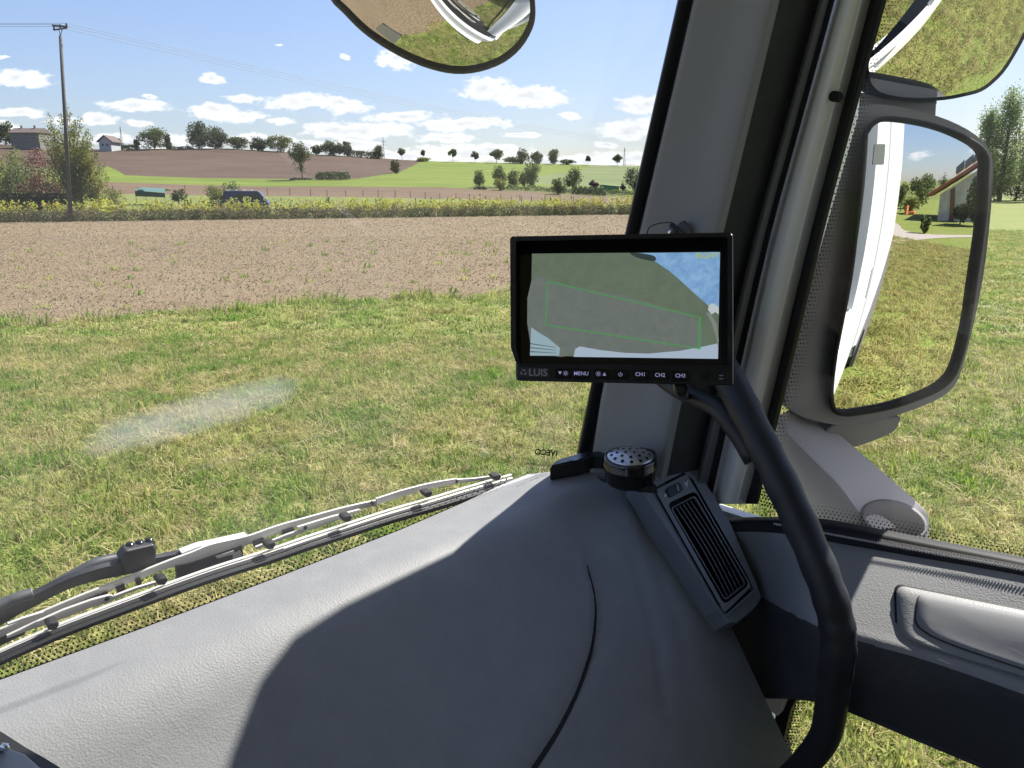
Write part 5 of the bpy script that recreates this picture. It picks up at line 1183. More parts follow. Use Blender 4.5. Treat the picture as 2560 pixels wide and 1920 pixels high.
# ---------------- grab handle
hpth = curve([Pr(1748, 800, 1.0), Pr(1786, 880, .985), Pr(1834, 970, .96), Pr(1890, 1080, .935), Pr(1950, 1200, .92), Pr(2010, 1330, .91), Pr(2062, 1455, .90), Pr(2090, 1550, .90), Pr(2096, 1620, .90), Pr(2085, 1700, .91), Pr(2076, 1780, .92), Pr(2062, 1840, .93), Pr(2026, 1893, .94), Pr(1975, 1945, .95), Pr(1900, 2010, .97)], 90)
rad = [.0185 if i < 8 else (.0185 + .0035 * min(1, (i - 8) / 15) if i < 50 else (.022 - .004 * min(1, (i - 50) / 25))) for i in range(91)]
M_grip = mat('grip_plastic', (.024, .026, .029), .5, spec=.5, noise=16, col2=(.012, .013, .015))
rad = [(.0215 - max(0, i - 50) * .0001) * (1 + (.035 * math.sin(i * 1.25) if 14 < i < 62 else 0)) for i in range(91)]
gh = MB().tube(hpth, rad, 20).build('grab_handle', M_grip, truck, smooth=True)

MB().tube(curve([Pr(1650, 940, 1.0), Pr(1700, 975, .98), Pr(1750, 998, .965), Pr(1800, 1025, .95), Pr(1850, 1090, .94), Pr(1885, 1150, .935)], 16), .014, 12).build('handle_web', M_grip, gh, smooth=True)
# ---------------- side mirror: housings, bezels, glasses, arm
def curved(c_px, y0, nrm, R):
    C0 = Py(c_px[0], c_px[1], y0); n = Vector(nrm).normalized(); e1_ = n.cross(UP).normalized() * -1; e2_ = n.cross(e1_)
    def hit(u, v, off=0.0):        # pixel ray onto the bulged glass, off = metres towards the camera
        q = ray(u, v); t = (C0 - CAMP).dot(n) / q.dot(n)
        for _ in range(12):
            p = CAMP + q * t; d = p - C0; a, b = d.dot(e1_), d.dot(e2_); w = -(a * a + b * b) / (2 * R) + off
            t = ((C0 - CAMP).dot(n) + w) / q.dot(n)
        return CAMP + q * t
    return C0, n, e1_, e2_, R, hit
def mirror(outline_px, cv_, name, m, parent, rings=22):
    C0, n, e1_, e2_, R, hit = cv_; k = len(outline_px); cu, cv2 = sum(p[0] for p in outline_px) / k, sum(p[1] for p in outline_px) / k; vs = []
    for j in range(1, rings + 1):
        for (u, v) in outline_px: vs.append(hit(cu + (u - cu) * j / rings, cv2 + (v - cv2) * j / rings))
    vs.append(hit(cu, cv2)); ci_ = len(vs) - 1
    fs = [(ci_, i, (i + 1) % k) for i in range(k)] + [(j * k + i, (j + 1) * k + i, (j + 1) * k + (i + 1) % k, j * k + (i + 1) % k) for j in range(rings - 1) for i in range(k)]
    o = MB().add(vs, fs).build(name, m, parent, smooth=True); me = o.data
    if me.polygons[0].normal.dot(n) < 0: me.flip_normals()
    me.normals_split_custom_set_from_vertices([(n + (e1_ * (v_.co - C0).dot(e1_) + e2_ * (v_.co - C0).dot(e2_)) / R).normalized() for v_ in me.vertices])
    return o
def offset_px(P, d):
    k = len(P); out_ = []; area = sum(P[i][0] * P[(i + 1) % k][1] - P[(i + 1) % k][0] * P[i][1] for i in range(k)); sg = 1 if area > 0 else -1
    for i in range(k):
        a, b, c = Vector(P[i - 1]), Vector(P[i]), Vector(P[(i + 1) % k]); t = (c - a).normalized(); out_.append((b.x + t.y * d * sg, b.y - t.x * d * sg))
    return out_
def smooth_px(P, n=4):
    k = len(P); Q = [Vector((*p, 0)) for p in P]; out_ = []
    for i in range(k):
        p0, p1, p2, p3 = Q[i - 1], Q[i], Q[(i + 1) % k], Q[(i + 2) % k]
        for j in range(n):
            f = j / n; q = .5 * ((2 * p1) + (p2 - p0) * f + (2 * p0 - 5 * p1 + 4 * p2 - p3) * f * f + (3 * p1 - p0 - 3 * p2 + p3) * f ** 3); out_.append((q.x, q.y))
    return out_
sm = empty('side_mirror_assembly', (0, 0, 0)); bpy.data.objects.remove(sm)
gl_main = smooth_px([(2130, 700), (2150, 533), (2166, 356), (2173, 331), (2186, 313), (2209, 303), (2247, 304), (2310, 314), (2373, 333), (2424, 356), (2452, 376), (2463, 398), (2462, 432), (2459, 508), (2449, 596), (2433, 700), (2416, 813), (2390, 912), (2366, 951), (2321, 979), (2233, 1010), (2150, 1026), (2108, 1029), (2088, 1016), (2084, 968), (2097, 868)], 3)
n0_ = Vector((.1732, -.985, 0)).normalized(); mcv = curved((2282, 660), 1.265, n0_ + (n0_.cross(UP).normalized() * -.025 - UP * .12) / 2.0, 2.0); mhit = mcv[5]
sidem = MB()
plm = (mcv[0], mcv[1])
hout = smooth_px([(2150, 268), (2210, 262), (2290, 276), (2370, 300), (2440, 338), (2478, 385), (2482, 450), (2474, 560), (2458, 690), (2436, 800), (2404, 925), (2372, 980), (2300, 1018), (2215, 1044), (2110, 1062), (2040, 1052), (1985, 1030), (1962, 985), (1990, 800), (2040, 520), (2100, 320)], 3)
hm = MB(); k = len(hout); r0 = [mhit(u, v, -.012) for u, v in hout]; back = Vector((-.1732, .985, 0))
cen = sum(r0, Vector()) / k; ringsh = [r0] + [[cen + (p - cen) * s_ + back * d for p in r0] for s_, d in ((1.0, .03), (.97, .07), (.86, .12), (.55, .15))]
vs = [p for r_ in ringsh for p in r_]; fs = [(j * k + i, j * k + (i + 1) % k, (j + 1) * k + (i + 1) % k, (j + 1) * k + i) for j in range(4) for i in range(k)] + [tuple(4 * k + i for i in range(k)), tuple(range(k - 1, -1, -1))]
mh = hm.add(vs, fs).build('side_mirror', M_mgrey, truck, smooth=True); mh.data.polygons[-1].use_smooth = False
mirror(gl_main, mcv, 'mirror_glass', M_mir, mh)
bo, bi = offset_px(gl_main, 12), offset_px(gl_main, -1)
def bezel(bo, bi, pl, parent, m=M_mdark, f=.004, b=.03):
    k = len(bo); A = [pl(u, v, f) for u, v in bi]; M1 = [pl(*p, f + .006) for p in [((a[0] + b_[0]) / 2, (a[1] + b_[1]) / 2) for a, b_ in zip(bo, bi)]]; B = [pl(u, v, 0) for u, v in bo]; Cc = [pl(u, v, -b) for u, v in bo]; Di = [pl(u, v, -b) for u, v in bi]
    vs = Di + A + M1 + B + Cc; fs = [(j * k + i, j * k + (i + 1) % k, (j + 1) * k + (i + 1) % k, (j + 1) * k + i) for j in range(4) for i in range(k)]
    return MB().add(vs, fs).build('bezel', m, parent, smooth=True)
bezel(bo, bi, mhit, mh)
MB().prism([mhit(u, v, .0012) for u, v in rrect([(2187, 360), (2214, 360), (2210, 412), (2182, 412)], 4)], Vector((0, .0008, 0))).build('mirror_sticker', mat('grey_sticker', (.42, .43, .41), .7), mh)
MB().prism([mhit(u, v, -.02) for u, v in smooth_px([(2110, 1052), (2246, 1040), (2248, 1062), (2236, 1080), (2190, 1102), (2122, 1120), (2060, 1090)], 3)], back * .09).build('mirror_foot', M_mgrey, mh, bevel=.008)
# wide-angle mirror above
gl_w = smooth_px([(2172, 160), (2176, 200), (2186, 218), (2204, 231), (2245, 241), (2297, 245), (2362, 241), (2410, 232), (2449, 221), (2481, 198), (2514, 160), (2560, 78), (2590, 0), (2604, -120), (2560, -230), (2380, -285), (2250, -250), (2205, -120), (2184, 20)], 3)
nw_ = Vector((.064, -.879, -.472)).normalized(); wcv = curved((2340, 30), 1.23, nw_, .60); whit = wcv[5]
hw = MB(); how = offset_px(gl_w, 9); k = len(how); r0 = [whit(u, v, -.004) for u, v in how]; cen = sum(r0, Vector()) / k; bk2 = Vector((0, .95, .1))
rg = [r0] + [[cen + (p - cen) * s_ + bk2 * d for p in r0] for s_, d in ((1.0, .02), (.97, .06), (.8, .12))]
vs = [p for r_ in rg for p in r_]; fs = [(j * k + i, j * k + (i + 1) % k, (j + 1) * k + (i + 1) % k, (j + 1) * k + i) for j in range(3) for i in range(k)] + [tuple(3 * k + i for i in range(k)), tuple(range(k - 1, -1, -1))]
wmir = hw.add(vs, fs).build('wide_angle_mirror', M_mdark, truck, smooth=True); wmir.data.polygons[-1].use_smooth = False
mirror(gl_w, wcv, 'mirror_glass', M_mirw, wmir, rings=30)
MB().prism([Py(u, v, 1.33) for u, v in [(2120, 225), (2190, 236), (2300, 252), (2348, 250), (2343, 262), (2340, 318), (2240, 292), (2150, 285), (2090, 330), (2090, 260)]], Vector((0, .12, 0))).build('mirror_bracket', M_mgrey, truck, bevel=.006)
# mirror arm with the hollow end
arm_l = [(1962, 1036), (1943, 1062), (2021, 1149), (2093, 1221), (2130, 1270), (2153, 1297), (2186, 1330)]; arm_r = [(1985, 1026), (2088, 1088), (2140, 1130), (2209, 1190), (2286, 1257), (2318, 1292), (2324, 1320)]
La = [Pr(u, v, 1.235) for u, v in arm_l]; Ra = [Pr(u, v, 1.33) for u, v in arm_r]; Ma = [a.lerp(b, .12) + UP * .004 for a, b in zip(La, Ra)]; Mb = [a.lerp(b, .85) + UP * .006 for a, b in zip(La, Ra)]
Ll = [p + UP * (-.045 - .05 * math.sin(i / 6 * 3.0)) + RV * .01 for i, p in enumerate(La)]; Rl = [p + UP * -.06 for p in Ra]
arm = patch([Ll, La, Ma, Mb, Ra, Rl], 40, 40, 'mirror_arm', mat('arm_grey', (.30, .285, .30), .5, bump=(700, .3, .0005)), truck)
cupc = (2236, 1300); cup = []
for k in range(32):
    a = 2 * math.pi * k / 32; cup.append((cupc[0] + 76 * math.cos(a) * 1.0 + 10 * math.sin(a), cupc[1] + 44 * math.sin(a) + 10 * math.cos(a)))
cpl = plane3(Pr(2160, 1290, 1.245), Pr(2310, 1300, 1.30), Pr(2240, 1345, 1.23)); cpl = (Pr(2236, 1300, 1.262), Vector((-.15, -.45, .88)).normalized())
cu = MB(); R0 = [PL(u, v, cpl, .012) for u, v in offset_px(cup, 7)]; R1 = [PL(u, v, cpl, .016) for u, v in cup]; cc_ = sum(R1, Vector()) / 32; R2 = [cc_ + (p - cc_) * .93 - UP * .035 for p in R1]; R3 = [cc_ + (p - cc_) * .8 - UP * .05 for p in R1]; R4 = [p - UP * .05 for p in R0]
vs = R4 + R0 + R1 + R2 + R3; fs = [(j * 32 + i, j * 32 + (i + 1) % 32, (j + 1) * 32 + (i + 1) % 32, (j + 1) * 32 + i) for j in range(4) for i in range(32)] + [tuple(4 * 32 + i for i in range(32))]
cu.add(vs, fs).build('arm_socket', M_mgrey, arm, smooth=True)

# unseen upright panel added outside the pillar, shaped to shade the dashboard
shadow_outline = [(.60, -.50), (.775, -.50), (.765, -.1), (.755, .10), (.752, .36), (.745, .43), (.725, .47), (.69, .49), (.55, .50), (.50, .50), (.50, .10), (.58, -.3)]
MB().prism([T(1.19, f_, z_) for f_, z_ in shadow_outline], RV * .02).build('shadow_panel', M_paint, truck, bevel=.006)
# ---------------- front mirror (top of the picture)
NF = Vector((-.15, -.75, -.62)).normalized(); FY = 1.36; FC = (1095, 20); RF = .25
ol = smooth_px([(827, 0), (857, 32), (903, 78), (957, 117), (1015, 149), (1076, 173), (1137, 185), (1198, 180), (1259, 157), (1303, 120), (1331, 73), (1339, 32), (1332, -20), (1300, -110), (1230, -180), (1100, -215), (940, -200), (850, -130), (815, -50)], 3)
fcv = curved(FC, FY, NF, RF); fhit = fcv[5]
fmh = MB(); k = len(ol); r0 = [fhit(u, v, 0) for u, v in ol]; cen = sum(r0, Vector()) / k; bkf = Vector((0, .75, .55))
rg = [[fhit(u, v, .005) for u, v in offset_px(ol, -9)], [fhit(u, v, .006) for u, v in offset_px(ol, -3)], r0] + [[cen + (p - cen) * s_ + bkf * d for p in r0] for s_, d in ((1.0, .02), (.96, .06), (.75, .12))]
vs = [p for r_ in rg for p in r_]; fs = [(j * k + i, j * k + (i + 1) % k, (j + 1) * k + (i + 1) % k, (j + 1) * k + i) for j in range(5) for i in range(k)] + [tuple(5 * k + i for i in range(k))]
fmo = fmh.add(vs, fs).build('front_mirror', M_mdark, truck, smooth=True)
mirror(offset_px(ol, -8), fcv, 'mirror_glass', M_mirw, fmo, rings=30)
MB().prism([fhit(u, v, .0015) for u, v in rrect([(955, 59), (1005, 91), (985, 110), (938, 72)], 3)], NF * -.001).build('mirror_sticker', bpy.data.materials['grey_sticker'], fmo)
MB().tube(curve([cen + bkf * .12, cen + Vector((.05, .05, .25)), T(.62, .75, .72)], 10), .022, 10).build('mirror_arm', M_mdark, truck, smooth=True)

# ---------------- windscreen wiper (outside the glass)
WOFF = .030
Wp = lambda u, v, o=0: Pw(u, v, WOFF + o)
wn_ = (FV * 1 + UP * .245).normalized()
def bar(name, up_, lo_, o, th, m, parent):
    n = len(up_); A = [Wp(*p, o) for p in up_]; B = [Wp(*p, o) for p in lo_]; A2 = [p + wn_ * th for p in A]; B2 = [p + wn_ * th for p in B]
    mb = MB(); mb.ribbon(A, B).ribbon(A2, B2).ribbon(A, A2).ribbon(B, B2); mb.quad(A[0], B[0], B2[0], A2[0]).quad(A[-1], B[-1], B2[-1], A2[-1]); return mb.build(name, m, parent)
def pxcurve(P, n): return [(p.x, p.y) for p in curve([Vector((*q, 0)) for q in P], n)]
rib = pxcurve([(-160, 1712), (0, 1636), (151, 1570), (290, 1517), (424, 1467), (545, 1424), (666, 1386), (770, 1350), (866, 1319), (980, 1282), (1078, 1254), (1180, 1223), (1283, 1194)], 48)
sh = lambda P, d: [(u + d * .3, v + d) for u, v in P]
wip = bar('wiper', sh(rib, 6), sh(rib, 18), .001, .006, M_rub, truck)
bar('blade_rubber', sh(rib, 17), sh(rib, 25), -.008, .006, M_rub, wip)
bar('blade_spine', sh(rib, -7), sh(rib, -5), .010, .004, M_metal, wip); bar('blade_spine', sh(rib, 1), sh(rib, 3), .005, .004, M_metal, wip); bar('blade_spine', sh(rib, 10), sh(rib, 12), .000, .004, M_metal, wip)
mainu = [(-160, 1640), (0, 1574), (100, 1532), (205, 1488), (328, 1440), (420, 1403), (478, 1382), (531, 1361), (619, 1341), (694, 1315), (780, 1291), (860, 1269), (942, 1251)]
mainl = [(-160, 1672), (0, 1600), (100, 1552), (205, 1507), (328, 1456), (420, 1421), (478, 1410), (531, 1392), (619, 1362), (694, 1334), (780, 1307), (860, 1283), (942, 1264)]
bar('main_bridge', pxcurve(mainu, 40), pxcurve(mainl, 40), .030, .003, M_metal, wip)
# side wall of the bridge with slots
for (a, b) in ((-160, 60), (95, 120), (150, 178), (212, 250), (292, 312), (340, 352), (440, 606), (634, 660), (708, 735)):
    pts = [(u, interp(u, [(x, y) for x, y in mainl])) for u in np.linspace(a, b, 6)]
    dpt = 14 if not (a == 440) else 34
    bar('bridge_wall', pts, [(u + 3, v + dpt) for u, v in pts], .027, .004, M_rub, wip)
bar('bridge_wall', [(u, interp(u, mainl) + 2) for u in range(60, 300, 30)], [(u, interp(u, mainl) + 7) for u in range(60, 300, 30)], .026, .003, M_mdark, wip)
for up_, lo_ in (([(942, 1247), (1000, 1228), (1060, 1212), (1100, 1204), (1143, 1197)], [(942, 1262), (1000, 1243), (1060, 1226), (1100, 1217), (1143, 1210)]),
                 ([(1143, 1199), (1190, 1196), (1243, 1189)], [(1143, 1209), (1190, 1203), (1243, 1193)]),
                 ([(18, 1590), (90, 1556), (160, 1525), (230, 1500), (275, 1488), (286, 1492)], [(18, 1596), (90, 1570), (160, 1545), (230, 1518), (270, 1508), (286, 1500)]),
                 ([(286, 1490), (340, 1470), (406, 1450)], [(286, 1498), (340, 1476), (406, 1456)]),
                 ([(640, 1368), (680, 1352), (720, 1336), (757, 1324)], [(640, 1374), (680, 1360), (720, 1344), (760, 1332)]),
                 ([(745, 1318), (790, 1304), (830, 1292), (900, 1274)], [(752, 1332), (800, 1316), (840, 1302), (900, 1279)]),
                 ([(20, 1560), (60, 1545), (110, 1530)], [(20, 1564), (60, 1550), (110, 1536)])):
    bar('link', up_, lo_, .022, .003, M_metal, wip)
for (u, v) in ((933, 1261), (1143, 1206), (268, 1500), (764, 1322)):
    c = Wp(u, v - 2, .021); MB().tube([c, c + wn_ * .004], .0026, 12).build('rivet', M_rub, wip)
for (u, v) in ((133, 1567), (406, 1455), (677, 1366), (869, 1298), (1071, 1237), (1243, 1195)):
    s_ = .95 - u / 3600
    MB().prism([Wp(a, b, .0) for a, b in rrect([(u - 17 * s_, v - 2), (u - 6 * s_, v - 9 * s_), (u + 16 * s_, v - 13 * s_), (u + 16 * s_, v - 3 * s_), (u + 9 * s_, v + 9 * s_), (u - 12 * s_, v + 11 * s_)], 4)], wn_ * .012).build('blade_clip', M_mdark, wip, bevel=.0012)
    MB().prism([Wp(a, b, .0125) for a, b in rrect([(u - 17 * s_, v - 3), (u - 5 * s_, v - 10 * s_), (u + 16 * s_, v - 14 * s_), (u + 15 * s_, v - 4 * s_), (u - 2 * s_, v + 1 * s_)], 3)], -wn_ * .0015).build('clip_top', M_metal, wip)
hose = lambda P, r_, nm, m=M_rub: MB().tube(curve([Wp(u, v, o) for u, v, o in P], 40), r_, 12).build(nm, m, wip, smooth=True)
hose([(-160, 1640, .04), (0, 1548, .05), (60, 1512, .052), (110, 1482, .055), (150, 1456, .055), (190, 1434, .055), (240, 1408, .055), (300, 1394, .055)], .0062, 'washer_hose', mat('hose_rubber', (.05, .055, .06), .5))
hose([(-160, 1600, .04), (0, 1515, .045), (40, 1497, .045), (80, 1484, .045)], .0065, 'arm_sleeve', bpy.data.materials['hose_rubber'])
bar('wiper_arm', pxcurve([(-160, 1600), (60, 1500), (160, 1452), (240, 1424), (310, 1408), (420, 1390), (540, 1362)], 24), pxcurve([(-160, 1640), (60, 1530), (160, 1478), (240, 1452), (310, 1438), (420, 1412), (540, 1378)], 24), .040, .008, M_black, wip)
MB().prism([Wp(u, v, .036) for u, v in [(300, 1398), (316, 1378), (386, 1362), (392, 1376), (390, 1412), (360, 1430), (318, 1438)]], wn_ * .014).build('spray_nozzle_block', M_black, wip, bevel=.002)
for (u, v) in ((326, 1379), (350, 1374), (374, 1368)):
    c = Wp(u, v, .045); MB().tube([c - UP * .004, c + UP * .006, c + UP * .011], [.0075, .0062, .0035], 12).build('nozzle', M_blackg, wip, smooth=True)
bar('arm_joint', [(455, 1383), (500, 1366), (531, 1360), (620, 1340)], [(465, 1412), (520, 1396), (560, 1380), (620, 1362)], .034, .010, M_metal, wip)
MB().prism([Wp(u, v, .026) for u, v in rrect([(582, 1386), (602, 1376), (606, 1392), (600, 1400), (582, 1402)], 4)], wn_ * .008).build('joint_pin', M_metal, wip)
MB().prism([Wp(u, v, .026) for u, v in rrect([(538, 1392), (585, 1376), (588, 1384), (545, 1396)], 3)], wn_ * .004).build('joint_clip', M_metal, wip)

# ---------------- writing printed on the windscreen (read from outside, so mirrored here)
def textmesh(s_, name, fn, m, parent, size_px, bold=0.0, shear=0.0):
    cd = bpy.data.curves.new(name, 'FONT'); cd.body = s_; cd.align_x = 'CENTER'; cd.align_y = 'CENTER'; cd.offset = bold; cd.shear = shear; cd.resolution_u = 3
    o = bpy.data.objects.new(name, cd); COL.objects.link(o); dg = bpy.context.evaluated_depsgraph_get(); me = bpy.data.meshes.new_from_object(o.evaluated_get(dg)); bpy.data.objects.remove(o)
    for v_ in me.vertices: v_.co = fn(v_.co.x * size_px, v_.co.y * size_px)
    me.materials.clear(); me.materials.append(m); me.name = name
    q = bpy.data.objects.new(name, me); COL.objects.link(q); q.parent = parent; q.matrix_parent_inverse = Matrix.Translation(parent.location).inverted(); return q
def glass_text(s_, uc_, vc_, size, ang=-.08, **kw):
    return textmesh(s_, 'printed_text', lambda x, y: Pw(uc_ - x * math.cos(ang) , vc_ - y - x * -math.sin(-ang) * -1 , -.001), M_rub, truck, size, **kw)
glass_text('IVECO', 1364, 1132, 20, bold=.03, shear=-.15)
glass_text('SAINT GOBAIN SEKURIT', 1356, 1163, 8.6)
glass_text('DOT 602 AS1 M 31', 1350, 1174, 8.6)
glass_text('43 R - 005208', 1343, 1184, 9)
# ============================================================ loose things in the cab
# ---- monitor
mpl = plane3(Pd(1275, 592, .80), Pd(1838, 582, .775), Pd(1290, 955, .775))
mon = empty('monitor', Pd(1560, 960, .79), 'black monitor with lit screen and row of buttons, in front of the pillar', 'monitor')
Mo = lambda u, v, o=0: PL(u, v, mpl, o)
mn = (Mo(1500, 700, 0) - Mo(1500, 700, .1)).normalized()
MB().prism([Mo(u, v) for u, v in rrect([(1285, 592), (1834, 583), (1835, 965), (1289, 953)], 9)], mn * .024).build('casing', M_black, mon, bevel=.003)
# glare hood: shell standing proud at the top, left and right
hd_ = MB()
def shell(outer, inner, d0, d1, name):
    A, B = [Mo(*p, d1) for p in outer], [Mo(*p, d1) for p in inner]; A2, B2 = [Mo(*p, d0) for p in outer], [Mo(*p, d0) for p in inner]
    m = MB(); m.ribbon(A, B).ribbon(A2, A).ribbon(B2, B); return m.build(name, M_black, mon)
shell([(1289, 905), (1277, 868), (1275, 597), (1280, 591), (1820, 581), (1828, 584), (1828, 905)], [(1297, 903), (1290, 866), (1290, 606), (1293, 602), (1814, 592), (1819, 595), (1819, 905)], -.006, .022, 'glare_hood')
MB().prism([Mo(u, v, .0012) for u, v in rrect([(1296, 604), (1822, 596), (1821, 912), (1300, 908)], 4)], mn * .001).build('bezel', M_blackg, mon)
def emit(name, c, st, nz=None, c2=None):
    m = mat(name, (0, 0, 0), .3); b = m.node_tree.nodes['Principled BSDF']; b.inputs['Specular IOR Level'].default_value = .5; b.inputs['Emission Color'].default_value = (*c, 1); b.inputs['Emission Strength'].default_value = st
    if nz:
        t = m.node_tree; tc_ = t.nodes.new('ShaderNodeTexCoord'); n = t.nodes.new('ShaderNodeTexNoise'); n.inputs['Scale'].default_value = nz * 9; n.inputs['Detail'].default_value = 9; n.inputs['Roughness'].default_value = .75; t.links.new(tc_.outputs['Object'], n.inputs['Vector'])
        r = t.nodes.new('ShaderNodeMapRange'); r.inputs[1].default_value = .35; r.inputs[2].default_value = .65; t.links.new(n.outputs['Fac'], r.inputs[0]); x = t.nodes.new('ShaderNodeMix'); x.data_type = 'RGBA'; t.links.new(r.outputs[0], x.inputs[0]); x.inputs[6].default_value = (*c, 1); x.inputs[7].default_value = (*c2, 1); t.links.new(x.outputs[2], b.inputs['Emission Color'])
    return m
ES = .32
scr = MB().add([Mo(u, v, .0016) for u, v in [(1330, 634), (1800, 630), (1795, 897), (1325, 889)]], [(0, 1, 2, 3)]).build('screen', emit('screen_grass', (.125, .165, .115), ES, 9, (.155, .20, .145)), mon)
def scrp(pts, o, name, m): return MB().add([Mo(u, v, .0016 + o * .0002) for u, v in pts], [tuple(range(len(pts)))]).build(name, m, scr)
scrp(smooth_px([(1329, 700), (1420, 715), (1560, 740), (1680, 775), (1745, 800), (1748, 872), (1640, 884), (1450, 880), (1400, 892), (1326, 858)], 3), 1, 'screen_near_ground', emit('screen_grey', (.18, .205, .19), ES, 14, (.15, .175, .16)))
arc = [(1577, 633), (1610, 643), (1640, 655), (1670, 675), (1700, 700), (1730, 728), (1757, 752), (1778, 770), (1797, 772)]
scrp(arc + [(1800, 640), (1800, 630)], 2, 'screen_sky', emit('screen_sky', (.16, .33, .62), ES, 12, (.30, .52, .78)))
scrp(smooth_px([(1574, 632), (1590, 643), (1615, 650), (1636, 653), (1640, 645), (1630, 638), (1600, 633)], 2), 3, 'screen_trees', emit('screen_dark', (.04, .06, .06), ES))
scrp([(1772, 763), (1782, 758), (1797, 768), (1797, 786), (1788, 780), (1779, 786), (1770, 775)], 4, 'screen_house', emit('screen_white', (.55, .62, .62), ES))
scrp([(1765, 780), (1776, 784), (1792, 810), (1797, 850), (1795, 870), (1790, 840), (1780, 808)], 4, 'screen_road', emit('screen_road', (.24, .27, .25), ES))
scrp([(1325, 889), (1328, 818), (1345, 830), (1370, 845), (1400, 870), (1398, 889)], 4, 'screen_truck_side', emit('screen_truck', (.33, .46, .52), ES))
scrp([(1434, 892), (1438, 872), (1450, 866), (1500, 875), (1560, 882), (1620, 884), (1700, 877), (1760, 866), (1796, 858), (1795, 897)], 4, 'screen_truck_body', emit('screen_body', (.42, .52, .64), ES))
for i in range(3): scrp([(1326, 858 + i * 10), (1390, 868 + i * 7), (1390, 869 + i * 7), (1326, 860 + i * 10)], 6, 'screen_detail', bpy.data.materials['screen_dark'])
M_line = emit('guide_line', (.08, .33, .10), ES)
def gl_(a, b, w=1.6):
    d = Vector((b[0] - a[0], b[1] - a[1])).normalized(); n = Vector((-d.y, d.x)) * w; scrp([(a[0] + n.x, a[1] + n.y), (b[0] + n.x, b[1] + n.y), (b[0] - n.x, b[1] - n.y), (a[0] - n.x, a[1] - n.y)], 7, 'guide_line', M_line)
gl_((1369, 703), (1750, 793), 1.4); gl_((1369, 703), (1364, 812), 1.6); gl_((1364, 812), (1752, 872), 1.4); gl_((1750, 793), (1748, 872), 2.6)
def montext(s_, uc_, vc_, size, m, slope=.017, **kw): return textmesh(s_, 'button_label' if kw.pop('btn', 1) else 'logo_text', lambda x, y: Mo(uc_ + x, vc_ - y + x * slope, .0024), m, mon, size, **kw)
M_lab = mat('label_print', (.50, .52, .80), .6, emis=((.5, .5, .9), .12))
montext('RIGHT', 1768, 640, 20, emit('osd_yellow', (.45, .55, .10), ES), slope=0, bold=.01)
MB().add([Mo(u, v, .0016) for u, v in rrect([(1298, 918), (1372, 920), (1372, 944), (1298, 943)], 1)], [tuple(range(20))]).build('logo_plate', mat('logo_grey', (.05, .05, .06), .5), mon)
montext('LUIS', 1345, 932, 25, mat('logo_silver', (.42, .42, .45), .5), btn=0, bold=.012)
lg = MB()
for a0 in (0, 2.1, 4.2):
    P1 = [(1309 + 8 * math.cos(a0 + t * .3), 931 + 7 * math.sin(a0 + t * .3)) for t in range(5)]; P2 = [(1309 + 4.5 * math.cos(a0 + t * .3 + .25), 931 + 4 * math.sin(a0 + t * .3 + .25)) for t in range(5)]
    lg.ribbon([Mo(*p, .0024) for p in P1], [Mo(*p, .0024) for p in P2])
lg.build('logo_mark', bpy.data.materials['logo_silver'], mon)
for s_, u, v in (('MENU', 1453, 934), ('CH1', 1601, 936), ('CH2', 1650, 938), ('CH3', 1701, 939.5)): montext(s_, u, v, 13.5, M_lab, bold=.008)
for (u, v, d) in ((1400, 932.5, 1), (1511, 935, -1)):
    MB().add([Mo(*p, .0024) for p in [(u - 4.5, v - 4 * d), (u + 4.5, v - 4 * d), (u, v + 4 * d)]], [(0, 1, 2)]).build('arrow_mark', M_lab, mon)
for (u, v) in ((1414, 933), (1496, 934.5)):
    m = MB(); m.add([Mo(u + 3.6 * math.cos(a * .524) , v + 3.6 * math.sin(a * .524), .0024) for a in range(12)] + [Mo(u + 2.2 * math.cos(a * .524), v + 2.2 * math.sin(a * .524), .0024) for a in range(12)], [(i, (i + 1) % 12, 12 + (i + 1) % 12, 12 + i) for i in range(12)])
    for a in range(8):
        c_, s2 = math.cos(a * .785), math.sin(a * .785); m.add([Mo(u + c_ * r_ + q * s2, v + s2 * r_ - q * c_, .0024) for r_, q in ((4.6, .6), (6.6, .6), (6.6, -.6), (4.6, -.6))], [(0, 1, 2, 3)])
    m.build('sun_mark', M_lab, mon)
u, v = 1551, 936; m = MB(); m.ribbon([Mo(u + 5 * math.sin(.6 + a * .5), v - 5 * math.cos(.6 + a * .5), .0024) for a in range(11)], [Mo(u + 3.8 * math.sin(.6 + a * .5), v - 3.8 * math.cos(.6 + a * .5), .0024) for a in range(11)]); m.add([Mo(u + a, v + b, .0024) for a, b in ((-.6, -6), (.6, -6), (.6, 0), (-.6, 0))], [(0, 1, 2, 3)]); m.build('power_mark', M_lab, mon)
for (u, v) in ((1407, 933), (1453, 934), (1504, 935), (1551, 936), (1601, 937), (1650, 938), (1701, 940)):
    MB().prism([Mo(a, b, .0018) for a, b in rrect([(u - 21, v - 12), (u + 21, v - 11.5), (u + 21, v + 13), (u - 21, v + 12)], 3)], mn * .0012).build('button', M_blackg, mon, bevel=.0004)
MB().tube([Mo(1763, 941, .0), Mo(1763, 941, .002)], .004, 16).build('sensor_window', M_blackg, mon)
for dv_ in (-3, 5): MB().prism([Mo(a, b, .001) for a, b in [(1798, 941 + dv_), (1808, 941 + dv_), (1808, 943 + dv_), (1798, 943 + dv_)]], mn * .001).build('indicator_light', mat('led_grey', (.4, .42, .38), .5), mon)
MB().tube(curve([Mo(1705, 960, -.02), Mo(1705, 978, -.03), Pr(1712, 988, .93), Pr(1730, 992, .97)], 8), .006, 12).build('mount_arm', M_black, mon, smooth=True)
